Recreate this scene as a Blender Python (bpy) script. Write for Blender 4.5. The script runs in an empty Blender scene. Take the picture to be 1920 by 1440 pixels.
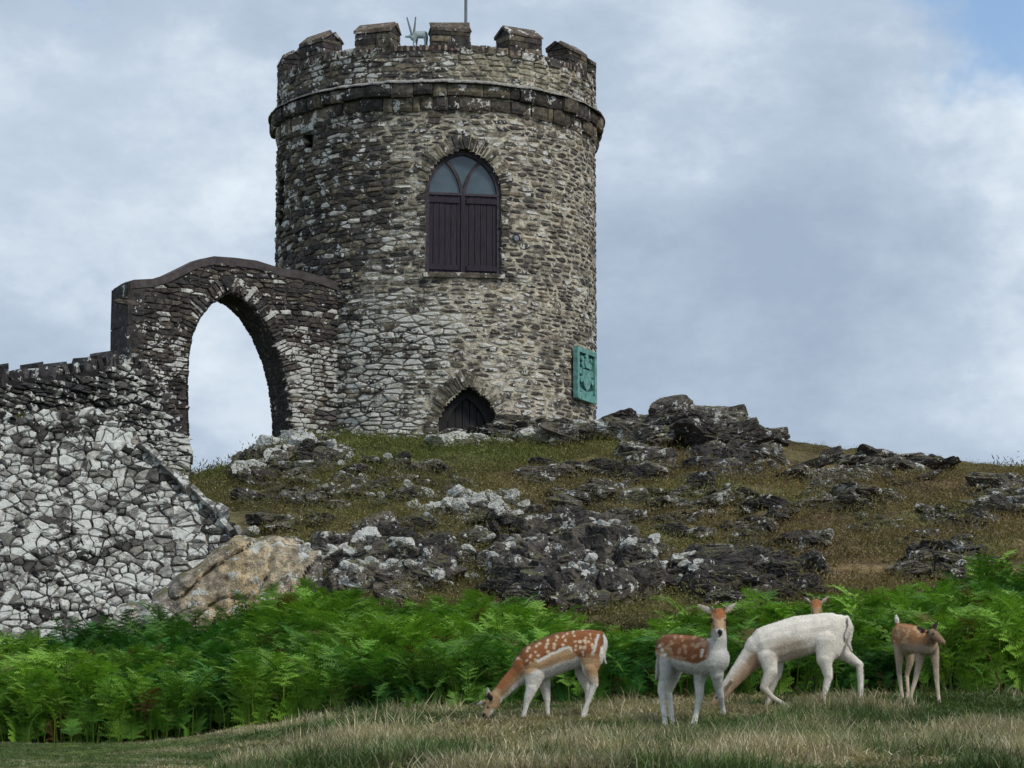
import bpy, bmesh, math, random
import numpy as np
from mathutils import Vector, Matrix, noise as mnoise
R_ = math.radians
rng = np.random.default_rng(7)
random.seed(7)
scene = bpy.context.scene
COL = scene.collection

# ------------------------------------------------------------------ camera, sky, sun, exposure
FOC = 6000.0; PITCH = R_(9.0); EYE = np.array([0.0, 0.0, 1.6])
cam_d = bpy.data.cameras.new('camera'); cam = bpy.data.objects.new('camera', cam_d); COL.objects.link(cam)
cam.location = EYE; cam.rotation_euler = (R_(90) + PITCH, 0, 0)
cam_d.sensor_width = 36; cam_d.lens = 36 * FOC / 1920; cam_d.clip_end = 5000; cam_d.clip_start = 0.1
scene.camera = cam
scene.view_settings.view_transform = 'Standard'; scene.view_settings.look = 'None'
scene.view_settings.exposure = 0.52; scene.view_settings.gamma = 1.0; scene.view_settings.use_curve_mapping = False
scene.cycles.max_bounces = 4; scene.cycles.diffuse_bounces = 2; scene.cycles.glossy_bounces = 2; scene.cycles.transmission_bounces = 2
SUN_EL, SUN_AZ = 46.0, 132.0     # azimuth: clockwise from +Y (away from camera); 128 = to the right and behind the camera

FW = np.array([0, math.cos(PITCH), math.sin(PITCH)]); UP = np.array([0, -math.sin(PITCH), math.cos(PITCH)])
def ray(u, v):
    d = FW + np.array([1.0, 0, 0]) * ((u - 960) / FOC) + UP * ((720 - v) / FOC)
    return d
def at(u, v, Y):
    d = ray(u, v); return EYE + d * (Y / d[1])
def proj(p):
    q = np.asarray(p) - EYE; dz = q @ FW
    return 960 + FOC * q[..., 0] / dz, 720 - FOC * (q @ UP) / dz

class NT:
    def __init__(s, tree): s.t = tree; s.n = tree.nodes; s.l = tree.links
    def new(s, typ, **kw):
        nd = s.n.new(typ)
        for k, v in kw.items():
            if k == 'ins':
                for a, b in v.items():
                    if hasattr(b, 'is_output'): s.l.new(b, nd.inputs[a])
                    else: nd.inputs[a].default_value = b
            else: setattr(nd, k, v)
        return nd
    def math(s, op, a, b=0.0, c=0.0, clamp=False):
        nd = s.n.new('ShaderNodeMath'); nd.operation = op; nd.use_clamp = clamp
        for i, x in enumerate((a, b, c)):
            if hasattr(x, 'is_output'): s.l.new(x, nd.inputs[i])
            else: nd.inputs[i].default_value = x
        return nd.outputs[0]
    def mix(s, f, a, b, blend='MIX'):
        nd = s.n.new('ShaderNodeMix'); nd.data_type = 'RGBA'; nd.blend_type = blend; nd.clamp_factor = True
        for i, x in ((0, f), (6, a), (7, b)):
            if hasattr(x, 'is_output'): s.l.new(x, nd.inputs[i])
            else: nd.inputs[i].default_value = x if i == 0 else (tuple(x) + (1,))[:4]
        return nd.outputs[2]
    def noise(s, vec, scale, detail=4, rough=0.55, dist=0.0):
        nd = s.new('ShaderNodeTexNoise', ins={'Scale': scale, 'Detail': detail, 'Roughness': rough, 'Distortion': dist})
        if vec is not None: s.l.new(vec, nd.inputs['Vector'])
        return nd.outputs[0]
    def step(s, x, a, b):
        nd = s.n.new('ShaderNodeMapRange'); nd.interpolation_type = 'SMOOTHSTEP'
        for i, y in ((0, x), (1, a), (2, b)):
            if hasattr(y, 'is_output'): s.l.new(y, nd.inputs[i])
            else: nd.inputs[i].default_value = y
        return nd.outputs[0]
    def scalev(s, vec, sc):
        nd = s.new('ShaderNodeVectorMath', operation='MULTIPLY'); s.l.new(vec, nd.inputs[0]); nd.inputs[1].default_value = sc
        return nd.outputs[0]

# world: Nishita sky with a broken cloud layer over it
world = bpy.data.worlds.new('World'); scene.world = world; world.use_nodes = True
w = NT(world.node_tree); w.n.clear()
sky = w.new('ShaderNodeTexSky', sky_type='NISHITA', sun_disc=False, sun_elevation=R_(SUN_EL), sun_rotation=R_(SUN_AZ))
tc = w.new('ShaderNodeTexCoord').outputs['Generated']
def dirmask(u, v, r0, r1):
    d = ray(u, v); d = d / np.linalg.norm(d)
    nd = w.new('ShaderNodeVectorMath', operation='DISTANCE'); w.l.new(tcd, nd.inputs[0]); nd.inputs[1].default_value = d
    return w.step(nd.outputs['Value'], r1 / FOC, r0 / FOC)
# warped direction so that no cloud edge is round
wn = w.new('ShaderNodeTexNoise', ins={'Scale': 14.0, 'Detail': 5.0, 'Roughness': 0.6}); w.l.new(tc, wn.inputs['Vector'])
wv = w.new('ShaderNodeVectorMath', operation='MULTIPLY_ADD'); w.l.new(wn.outputs['Color'], wv.inputs[0])
wv.inputs[1].default_value = (0.11, 0.11, 0.11)
sb = w.new('ShaderNodeVectorMath', operation='SUBTRACT'); w.l.new(tc, sb.inputs[0]); sb.inputs[1].default_value = (0.055, 0.055, 0.055)
w.l.new(sb.outputs[0], wv.inputs[2]); tcd = wv.outputs[0]
tcs = w.scalev(tc, (1, 1, 1.7))
n1 = w.noise(tcs, 7.0, 7, 0.6); n2 = w.noise(tcs, 20.0, 7, 0.66)
dens = w.math('ADD', w.math('MULTIPLY', n1, 0.76), w.math('MULTIPLY', n2, 0.24))
shade = w.step(dens, 0.33, 0.70)
bright = w.math('ADD', dirmask(150, 240, 120, 620), dirmask(1910, 290, 40, 300))
bright = w.math('ADD', bright, w.math('MULTIPLY', dirmask(1890, 560, 20, 260), 0.5))
bright = w.math('ADD', bright, w.math('MULTIPLY', dirmask(1550, 160, 40, 420), 0.35))
dark = w.math('ADD', dirmask(470, 60, 10, 260), dirmask(1450, 620, 60, 620))
dark = w.math('ADD', dark, w.math('MULTIPLY', dirmask(60, 90, 10, 110), 0.7))
tone = w.math('ADD', w.math('MULTIPLY', shade, 0.8), w.math('MULTIPLY', bright, 0.46))
tone = w.math('SUBTRACT', tone, w.math('MULTIPLY', dark, 0.09), clamp=True)
cr = w.new('ShaderNodeValToRGB'); w.l.new(tone, cr.inputs[0])
cr.color_ramp.elements[0].color = (2.55, 3.2, 4.1, 1); cr.color_ramp.elements[1].color = (5.9, 6.5, 7.0, 1)
e = cr.color_ramp.elements.new(0.45); e.color = (3.5, 4.2, 5.1, 1)
blue = w.math('ADD', w.math('MULTIPLY', dirmask(1900, 10, 90, 240), 1.0), w.step(dens, 0.36, 0.28))
blue = w.math('MULTIPLY', blue, 0.9, clamp=True)
skycol = w.mix(0.25, sky.outputs[0], (1.9, 3.9, 7.0))
bg = w.new('ShaderNodeBackground', ins={'Strength': 0.1}); w.l.new(w.mix(blue, cr.outputs[0], skycol), bg.inputs['Color'])
w.l.new(bg.outputs[0], w.new('ShaderNodeOutputWorld').inputs[0])

sun_d = bpy.data.lights.new('sun', 'SUN'); sun = bpy.data.objects.new('sun', sun_d); COL.objects.link(sun)
sun_d.energy = 1.5; sun_d.angle = R_(11); sun_d.color = (1.0, 0.94, 0.85)
sd = Vector((math.sin(R_(SUN_AZ)) * math.cos(R_(SUN_EL)), math.cos(R_(SUN_AZ)) * math.cos(R_(SUN_EL)), math.sin(R_(SUN_EL))))
sun.rotation_euler = sd.to_track_quat('Z', 'Y').to_euler(); sun.location = (20, -20, 40)

# ------------------------------------------------------------------ helpers
def hash2(ix, iy, seed):
    h = (ix.astype(np.int64) * 374761393 + iy.astype(np.int64) * 668265263 + seed * 144665) & 0xffffffff
    h = ((h ^ (h >> 13)) * 1274126177) & 0xffffffff
    return ((h ^ (h >> 16)) & 0xffff) / 65535.0
def vnoise(x, y, seed=0):
    x = np.asarray(x, float); y = np.asarray(y, float)
    ix = np.floor(x); iy = np.floor(y); fx = x - ix; fy = y - iy
    fx = fx * fx * (3 - 2 * fx); fy = fy * fy * (3 - 2 * fy)
    a = hash2(ix, iy, seed); b = hash2(ix + 1, iy, seed); c = hash2(ix, iy + 1, seed); d = hash2(ix + 1, iy + 1, seed)
    return (a * (1 - fx) + b * fx) * (1 - fy) + (c * (1 - fx) + d * fx) * fy
def fbm(x, y, seed=0, o=4):
    s = 0; a = 0.5
    for i in range(o): s = s + a * vnoise(np.asarray(x) * 2 ** i, np.asarray(y) * 2 ** i, seed + i); a *= 0.5
    return s / (1 - 0.5 ** o)

def set_tint(me, tint):
    t = np.asarray(tint, np.float32)
    if t.ndim == 1: t = np.tile(t, (len(me.vertices), 1))
    a = me.attributes.new('tint', 'FLOAT_COLOR', 'POINT'); a.data.foreach_set('color', t.ravel())
def mesh(name, verts, faces, mat=None, tint=None, smooth=False):
    me = bpy.data.meshes.new(name); me.from_pydata([tuple(map(float, v)) for v in verts], [], faces); me.update()
    if mat is not None: me.materials.append(mat)
    if tint is not None: set_tint(me, tint)
    if smooth: me.polygons.foreach_set('use_smooth', [True] * len(me.polygons))
    return me
def link(name, data, parent=None, loc=(0, 0, 0)):
    o = bpy.data.objects.new(name, data); COL.objects.link(o); o.location = loc
    if parent is not None: o.parent = parent
    return o
WL = {}
def world_obj(name, verts, faces, mat, parent=None, tint=None, smooth=False, kind=None):
    """a mesh given in world coordinates; its origin goes to its own centre, its parent is unrotated"""
    v = np.asarray(verts, float); c = (v.min(0) + v.max(0)) / 2; c[2] = v[:, 2].min()
    me = mesh(name, v - c, faces, mat, tint, smooth)
    o = link(name, me, parent, c - (WL[parent.name] if parent is not None else 0)); WL[o.name] = c
    if kind: o['kind'] = kind
    return o
def thing(name, loc, label, cat, group=None):
    o = link(name, None, None, loc); WL[o.name] = np.array(loc, float); o['label'] = label; o['category'] = cat
    o.empty_display_size = 0.2
    if group: o['group'] = group
    return o
def tag(o, label, cat, group=None):
    o['label'] = label; o['category'] = cat
    if group: o['group'] = group
def merge(parts):
    V = []; F = []; T = []; n = 0
    for p in parts:
        v, f = p[0], p[1]; V.append(np.asarray(v, float)); F += [tuple(i + n for i in q) for q in f]
        if len(p) > 2: T.append(np.tile(np.asarray(p[2], float), (len(v), 1)))
        n += len(v)
    return np.vstack(V), F, (np.vstack(T) if T else None)
def box(c, s):
    c = np.asarray(c, float); s = np.asarray(s, float) / 2
    v = [c + s * np.array(k) for k in ((-1,-1,-1),(1,-1,-1),(1,1,-1),(-1,1,-1),(-1,-1,1),(1,-1,1),(1,1,1),(-1,1,1))]
    return np.array(v), [(0,3,2,1),(4,5,6,7),(0,1,5,4),(1,2,6,5),(2,3,7,6),(3,0,4,7)]
def tube(path, radii, n=8, cap=True):
    P = [np.asarray(p, float) for p in path]; V = []; F = []
    for i, p in enumerate(P):
        t = P[min(i + 1, len(P) - 1)] - P[max(i - 1, 0)]; t = t / (np.linalg.norm(t) + 1e-9)
        a = np.cross(t, [0, 0, 1.0] if abs(t[2]) < 0.9 else [1.0, 0, 0]); a /= np.linalg.norm(a); b = np.cross(t, a)
        for k in range(n):
            g = 2 * math.pi * k / n; V.append(p + radii[i] * (a * math.cos(g) + b * math.sin(g)))
    for i in range(len(P) - 1):
        for k in range(n):
            F.append((i * n + k, i * n + (k + 1) % n, (i + 1) * n + (k + 1) % n, (i + 1) * n + k))
    if cap: F += [tuple(range(n))[::-1], tuple((len(P) - 1) * n + k for k in range(n))]
    return np.array(V), F
def pip(x, y, poly):
    x = np.asarray(x, float); y = np.asarray(y, float); ins = np.zeros(x.shape, bool); n = len(poly)
    for i in range(n):
        x1, y1 = poly[i]; x2, y2 = poly[(i + 1) % n]
        if y1 == y2: continue
        c = ((y1 > y) != (y2 > y)) & (x < (x2 - x1) * (y - y1) / (y2 - y1) + x1); ins ^= c
    return ins

# ------------------------------------------------------------------ materials
def principled(name, rough=0.9, spec=0.25):
    m = bpy.data.materials.new(name); m.use_nodes = True; t = NT(m.node_tree)
    b = m.node_tree.nodes['Principled BSDF']; b.inputs['Roughness'].default_value = rough
    b.inputs['Specular IOR Level'].default_value = spec
    return m, t, b
def bump(t, b, h, strength=0.5, dist=0.02):
    n = t.new('ShaderNodeBump', ins={'Strength': strength, 'Distance': dist, 'Height': h}); t.l.new(n.outputs[0], b.inputs['Normal'])
def pos(t): return t.new('ShaderNodeNewGeometry').outputs['Position']

def stone_material(name, lichen=(0.68, 0.67, 0.62), lscale=5.0, bstr=0.55, moss=0.0):
    m, t, b = principled(name, 0.93, 0.2); p = pos(t)
    at_ = t.new('ShaderNodeAttribute', attribute_name='tint')
    v = t.noise(p, 9.0, 4, 0.65); v2 = t.noise(p, 38.0, 1, 0.6)
    col = t.mix(1.0, at_.outputs['Color'], t.mix(t.step(v, 0.3, 0.72), (0.45, 0.45, 0.46), (1.45, 1.4, 1.32)), 'MULTIPLY')
    col = t.mix(t.math('MULTIPLY', t.step(v2, 0.55, 0.75), 0.5), col, (0.03, 0.028, 0.028))
    ln = t.noise(p, lscale, 4, 0.62); ln2 = t.noise(p, lscale * 4.5, 2, 0.6)
    lv = t.math('ADD', t.math('MULTIPLY', t.math('SUBTRACT', ln, 0.5), 2.6), t.math('MULTIPLY', t.math('SUBTRACT', ln2, 0.5), 1.1))
    lv = t.math('ADD', lv, 0.5)
    th = t.math('SUBTRACT', 1.0, at_.outputs['Alpha'])
    mask = t.step(lv, th, t.math('ADD', th, 0.12))
    lc = t.mix(t.step(v, 0.35, 0.7), lichen, tuple(x * 0.7 for x in lichen))
    col = t.mix(t.math('MULTIPLY', mask, 0.92), col, lc)
    if moss:
        nz = t.new('ShaderNodeSeparateXYZ'); t.l.new(t.new('ShaderNodeNewGeometry').outputs['Normal'], nz.inputs[0])
        mm = t.math('MULTIPLY', t.step(nz.outputs[2], 0.45, 0.9), t.step(t.noise(p, 3.0, 5), 0.45, 0.6))
        col = t.mix(t.math('MULTIPLY', mm, moss), col, (0.115, 0.112, 0.05))
    t.l.new(col, b.inputs['Base Color'])
    bump(t, b, t.math('ADD', t.math('MULTIPLY', v, 1.0), t.math('MULTIPLY', v2, 0.5)), bstr, 0.05)
    return m
M_STONE = stone_material('slate_masonry', lscale=3.9); M_MORTAR = stone_material('lime_mortar', (0.42, 0.39, 0.33), 6.0, 0.8)
M_ROCK = stone_material('slate_bedrock', (0.60, 0.61, 0.57), 4.6, 0.9, moss=0.9)
M_RUBBLE = stone_material('lichened_rubble', (0.66, 0.67, 0.62), 2.8, 0.6)
def plain(name, col, rough=0.8, var=0.25, scale=12, spec=0.3, stretch=(1, 1, 1), bs=0.3):
    m, t, b = principled(name, rough, spec); p = t.scalev(pos(t), stretch)
    v = t.noise(p, scale, 5, 0.6)
    t.l.new(t.mix(1.0, col, t.mix(t.step(v, 0.3, 0.7), (1 - var,) * 3, (1 + var,) * 3), 'MULTIPLY'), b.inputs['Base Color'])
    bump(t, b, v, bs, 0.02); return m
M_SHUT = plain('plum_painted_boards', (0.023, 0.015, 0.026), 0.6, 0.55, 9, 0.3, (6, 6, 0.5))
M_FRAME = plain('weathered_frame_paint', (0.050, 0.042, 0.050), 0.7, 0.4, 10)
M_DOOR = plain('dark_oak_boards', (0.018, 0.017, 0.019), 0.7, 0.5, 9, 0.3, (6, 6, 0.5))
M_COPPER = plain('verdigris_bronze', (0.13, 0.31, 0.275), 0.65, 0.35, 9, 0.4)
M_COPPERD = plain('dark_verdigris_bronze', (0.018, 0.075, 0.075), 0.7, 0.4, 9, 0.4)
M_LEAD = plain('weathered_lead_flashing', (0.36, 0.37, 0.38), 0.6, 0.3, 5)
M_RENDER = plain('smooth_cement_capping', (0.075, 0.062, 0.062), 0.9, 0.35, 6)
M_STATUE = plain('pale_galvanised_figure', (0.34, 0.42, 0.42), 0.55, 0.2, 8, 0.5)
M_STATD = plain('grey_steel_rod', (0.16, 0.19, 0.21), 0.5, 0.2, 8, 0.5)
M_DARK = plain('dark_recess_shade', (0.012, 0.012, 0.013), 0.9, 0.3, 8)  # near-black colour painted in for the shade inside the openings
M_TILE = plain('red_brown_tile', (0.12, 0.055, 0.045), 0.9, 0.5, 20)
M_HORN = plain('pale_horn', (0.30, 0.26, 0.22), 0.6, 0.3, 40)
M_HOOF = plain('dark_hoof', (0.02, 0.018, 0.017), 0.6, 0.3, 40)
m, t, b = principled('window_glass', 0.06, 0.7); M_GLASS = m
t.l.new(t.mix(t.step(t.noise(pos(t), 3.0, 3), 0.3, 0.7), (0.055, 0.085, 0.105), (0.085, 0.12, 0.14)), b.inputs['Base Color'])
bump(t, b, t.noise(pos(t), 2.0, 2), 0.05, 0.02)

def fur_material():
    m, t, b = principled('deer_coat', 0.85, 0.15)
    a = t.new('ShaderNodeAttribute', attribute_name='tint')
    p = t.new('ShaderNodeTexCoord').outputs['Object']
    v = t.noise(t.scalev(p, (1, 1, 2.5)), 55.0, 3, 0.6); v2 = t.noise(p, 9.0, 4, 0.6)
    c = t.mix(1.0, a.outputs['Color'], t.mix(t.step(v, 0.3, 0.7), (0.86,) * 3, (1.12,) * 3), 'MULTIPLY')
    c = t.mix(1.0, c, t.mix(t.step(v2, 0.3, 0.7), (0.86, 0.85, 0.84), (1.06, 1.06, 1.06)), 'MULTIPLY')
    t.l.new(c, b.inputs['Base Color']); bump(t, b, v, 0.5, 0.012)
    b.inputs['Sheen Weight'].default_value = 0.15
    return m
M_FUR = fur_material()

def ground_material():
    m, t, b = principled('rough_hill_turf', 0.95, 0.1); p = pos(t)
    a = t.new('ShaderNodeAttribute', attribute_name='tint')
    ps = t.scalev(p, (1, 1, 3.0))
    n1 = t.noise(ps, 1.1, 6, 0.65, 0.4); n2 = t.noise(ps, 5.0, 5, 0.65); n3 = t.noise(p, 30.0, 3, 0.6)
    col = t.mix(1.0, a.outputs['Color'], t.mix(t.step(n1, 0.3, 0.7), (0.62, 0.6, 0.6), (1.35, 1.3, 1.15)), 'MULTIPLY')
    col = t.mix(1.0, col, t.mix(t.step(n2, 0.3, 0.7), (0.55, 0.52, 0.52), (1.35, 1.35, 1.3)), 'MULTIPLY')
    col = t.mix(t.math('MULTIPLY', t.step(n3, 0.55, 0.72), 0.45), col, (0.03, 0.024, 0.018))
    t.l.new(col, b.inputs['Base Color'])
    bump(t, b, t.math('ADD', n2, t.math('MULTIPLY', n3, 0.4)), 0.9, 0.08); return m
M_GROUND = ground_material()
def leaf_material(name, trans=0.3, gloss=0.25):
    m = bpy.data.materials.new(name); m.use_nodes = True; t = NT(m.node_tree); b = t.n['Principled BSDF']
    b.inputs['Roughness'].default_value = 0.6; b.inputs['Specular IOR Level'].default_value = gloss
    a = t.new('ShaderNodeAttribute', attribute_name='tint', attribute_type='INSTANCER')
    g = t.new('ShaderNodeAttribute', attribute_name='tint')
    c = t.mix(1.0, a.outputs['Color'], g.outputs['Color'], 'MULTIPLY')
    t.l.new(c, b.inputs['Base Color'])
    tr = t.new('ShaderNodeBsdfTranslucent'); t.l.new(t.mix(1.0, c, (1.1, 1.2, 0.6), 'MULTIPLY'), tr.inputs[0])
    mx = t.new('ShaderNodeMixShader', ins={0: trans}); t.l.new(b.outputs[0], mx.inputs[1]); t.l.new(tr.outputs[0], mx.inputs[2])
    t.l.new(mx.outputs[0], t.n['Material Output'].inputs[0]); return m
M_GRASS = leaf_material('grass_blades', 0.25, 0.15); M_FERN = leaf_material('bracken_leaf', 0.22, 0.2)
def fern_object_material():
    m, t, b = principled('bracken_edge_leaf', 0.6, 0.2)
    oi = t.new('ShaderNodeObjectInfo'); g = t.new('ShaderNodeAttribute', attribute_name='tint')
    c = t.mix(1.0, t.mix(oi.outputs['Random'], (0.05, 0.16, 0.025), (0.15, 0.29, 0.035)), g.outputs['Color'], 'MULTIPLY')
    t.l.new(c, b.inputs['Base Color']); return m
M_FERN1 = fern_object_material()

# ------------------------------------------------------------------ terrain
PY = [(-80, -1.5), (0, 0), (12, 1.2), (24, 2.5), (33, 3.3), (40, 4.6), (44, 5.5), (48, 6.9), (54, 8.4), (61, 10.0), (66, 10.3), (72, 9.8), (85, 8.0), (120, 5), (300, 0), (1500, -12)]
pyx, pyz = np.array(PY).T
CT = [(0,1440,24.5),(300,1440,24.5),(600,1440,24),(1000,1440,23.5),(1500,1440,23),(1920,1440,23),
 (0,1397,32.5),(200,1394,32.5),(350,1388,32),(0,1408,30),(300,1406,29.5),
 (480,1398,29),(560,1370,30),(660,1350,30.5),(800,1347,30.5),(960,1347,30),(1030,1345,30),(1100,1345,30.2),(1280,1367,29.2),(1350,1342,29.7),(1450,1330,30.6),(1560,1326,30.6),(1700,1319,31.2),(1760,1319,31.2),(1900,1312,31.5),
 (600,1350,33),(800,1335,34),(1000,1322,33.5),(1250,1312,33),(1450,1300,34),(1700,1290,34),(1900,1282,34),
 (0,1340,37),(300,1300,38),(500,1275,39),(700,1240,40),(900,1240,40),(1060,1290,36),(1200,1290,36),(1400,1265,37),(1600,1240,38),(1900,1195,40),
 (0,1260,44),(150,1250,45),(300,1205,43.5),(450,1195,43.5),(620,1160,43.5),
 (450,1000,48.5),(560,990,49),(700,1100,44.5),(700,1010,48),(900,1100,44.5),(900,1000,49),(1050,1150,43),(1050,1020,48.5),(1250,1150,43),(1250,1020,48.5),(1450,1115,43.5),(1450,1010,49),(1700,1090,43.5),(1700,1000,49),(1900,1075,43.5),(1900,980,49.5),
 (420,960,52),(600,930,53.5),(800,900,55),(1000,900,55.5),(1200,900,56),(1400,890,57.5),(1600,915,57),(1850,905,59),
 (520,850,60),(650,838,61.5),(820,826,62),(1000,822,62.3),(1120,808,64),(1200,812,64.5),(1300,815,64.5),(1400,828,64.5),(1500,845,64.5),(1600,856,64.5),(1750,872,64.5),(1920,890,64.5),(1300,835,69),(1500,860,69),(1700,880,69),(1920,905,69),(1600,905,60.5),(1800,915,60.5),
 (340,935,54.5),(400,925,55.5),(300,915,58),(360,912,60),(440,892,62),(515,852,63.5),(360,905,65),(440,893,66),(300,915,68),(440,905,71),(250,905,63),(100,835,51),(250,860,54),(-80,835,50.5),(-200,835,50.5),(-80,1260,44.5)]
cp = np.array([at(*c) for c in CT])
def kern(r): s = 3.2; q = np.clip(r / (s * 2.6), 0, 1); return (1 - q) ** 4 * (4 * q + 1)
A = kern(np.linalg.norm(cp[:, None, :2] - cp[None, :, :2], axis=2)); A += np.eye(len(cp)) * 0.02
wts = np.linalg.solve(A, cp[:, 2] - np.interp(cp[:, 1], pyx, pyz))
# front rubble wall: a battered plane z = ZB + (y - YB) / BAT   (only for x < its right end)
FW_Y0, FW_Z0, FW_BAT = 45.4, 4.6, 0.62
def height(x, y, fine=True):
    x = np.asarray(x, float); y = np.asarray(y, float); sh = x.shape; x = x.ravel(); y = y.ravel()
    z = np.interp(y, pyx, pyz)
    far = np.clip((np.abs(x) - 25) / 120, 0, 1); z = z * (1 - 0.8 * far * far)
    m = (np.abs(x) < 22) & (y > 14) & (y < 80)
    if m.any():
        xm = x[m]; ym = y[m]; add = np.zeros(len(xm))
        for i in range(len(cp)): add += wts[i] * kern(np.hypot(xm - cp[i, 0], ym - cp[i, 1]))
        z[m] += add
    if fine:
        near = np.clip((y - 10) / 10, 0, 1) * np.clip((400 - y) / 300, 0, 1)
        hill = np.clip((y - 42) / 4, 0, 1) * np.clip((74 - y) / 6, 0, 1)
        z = z + near * (fbm(x * 0.55, y * 0.75, 3, 4) - 0.5) * (0.10 + (0.55 - 0.35 * np.clip((y - 57) / 5, 0, 1)) * hill)
        z = z + near * (fbm(x * 2.2, y * 3.4, 11, 3) - 0.5) * (0.10 + 0.16 * hill)
    # the ground stays behind the face of the rubble wall
    face = FW_Z0 + (y - FW_Y0) / FW_BAT - 0.25
    k = np.clip((-4.05 - x) / 0.5, 0, 1) * (y > 44.9) * (y < 48.6)
    z = np.where(k > 0, z * (1 - k) + np.minimum(z, np.maximum(face, 4.4)) * k, z)
    return z.reshape(sh)
def hit(u, v, y0=20.0, y1=80.0):
    d = ray(u, v); Y = np.linspace(y0, y1, 1200); P = EYE + d[None] * (Y / d[1])[:, None]
    g = height(P[:, 0], P[:, 1]); k = np.nonzero(g >= P[:, 2])[0]
    return P[k[0]] if len(k) else None
def axis(lo, hi, step, far, sgn_lo, sgn_hi):
    c = list(np.arange(lo, hi + 1e-6, step)); a = []; s = step; v = hi
    while v < sgn_hi: s *= 1.22; v += s; a.append(v)
    bl = []; s = step; v = lo
    while v > sgn_lo: s *= 1.22; v -= s; bl.append(v)
    return np.array(bl[::-1] + c + a)
gx = axis(-12.5, 12.5, 0.11, 0, -1400, 1400); gy = axis(21.5, 71, 0.11, 0, -60, 1400)
GX, GY = np.meshgrid(gx, gy); GZ = height(GX, GY)
nx, ny = len(gx), len(gy)
TV = np.stack([GX, GY, GZ], -1).reshape(-1, 3)
idx = np.arange(nx * ny).reshape(ny, nx)
TF = np.stack([idx[:-1, :-1], idx[:-1, 1:], idx[1:, 1:], idx[1:, :-1]], -1).reshape(-1, 4)
def ground_tint(x, y):
    """the turf's own colour: lawn, straw, litter under bracken, brown and green hill turf"""
    u, v = proj(np.stack([x, y, height(x, y, False)], -1))
    n = fbm(x * 0.45, y * 0.6, 21, 4); n2 = fbm(x * 1.3, y * 2.0, 31, 3)
    lawn = np.array([0.10, 0.14, 0.042]); straw = np.array([0.17, 0.15, 0.095]); green = np.array([0.075, 0.095, 0.045])
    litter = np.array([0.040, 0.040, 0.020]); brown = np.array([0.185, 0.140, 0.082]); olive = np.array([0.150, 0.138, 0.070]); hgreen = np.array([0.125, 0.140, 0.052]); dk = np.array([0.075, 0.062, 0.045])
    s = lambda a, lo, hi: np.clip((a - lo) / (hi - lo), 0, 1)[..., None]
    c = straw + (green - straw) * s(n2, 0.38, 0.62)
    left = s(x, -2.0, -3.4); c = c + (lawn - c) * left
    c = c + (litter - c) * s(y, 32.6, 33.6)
    right = s(x + n * 4, 0.5, 4.5)
    h = olive + (brown - olive) * right; h = h + (dk - h) * s(n2, 0.55, 0.75) * 0.8
    h = h + (olive * 1.15 - h) * s(n, 0.55, 0.68)
    gr = s(y + n * 5, 58.5, 61.5) * s(x, 4.0, 0.5); h = h + (hgreen - h) * gr
    h = h + (np.array([0.085, 0.085, 0.035]) - h) * s(y, 60, 66) * s(x, 2, 6) * 0.6
    c = c + (h - c) * s(y, 41.5, 43)
    return c
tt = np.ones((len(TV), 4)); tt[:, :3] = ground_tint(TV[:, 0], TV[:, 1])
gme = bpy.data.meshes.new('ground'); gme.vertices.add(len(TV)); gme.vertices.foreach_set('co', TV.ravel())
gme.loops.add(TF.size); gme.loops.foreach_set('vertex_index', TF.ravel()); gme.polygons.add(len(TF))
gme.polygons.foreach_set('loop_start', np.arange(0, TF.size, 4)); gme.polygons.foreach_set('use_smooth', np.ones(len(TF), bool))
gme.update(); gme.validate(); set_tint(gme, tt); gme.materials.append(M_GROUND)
ground = link('ground', gme); ground['kind'] = 'structure'

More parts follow.
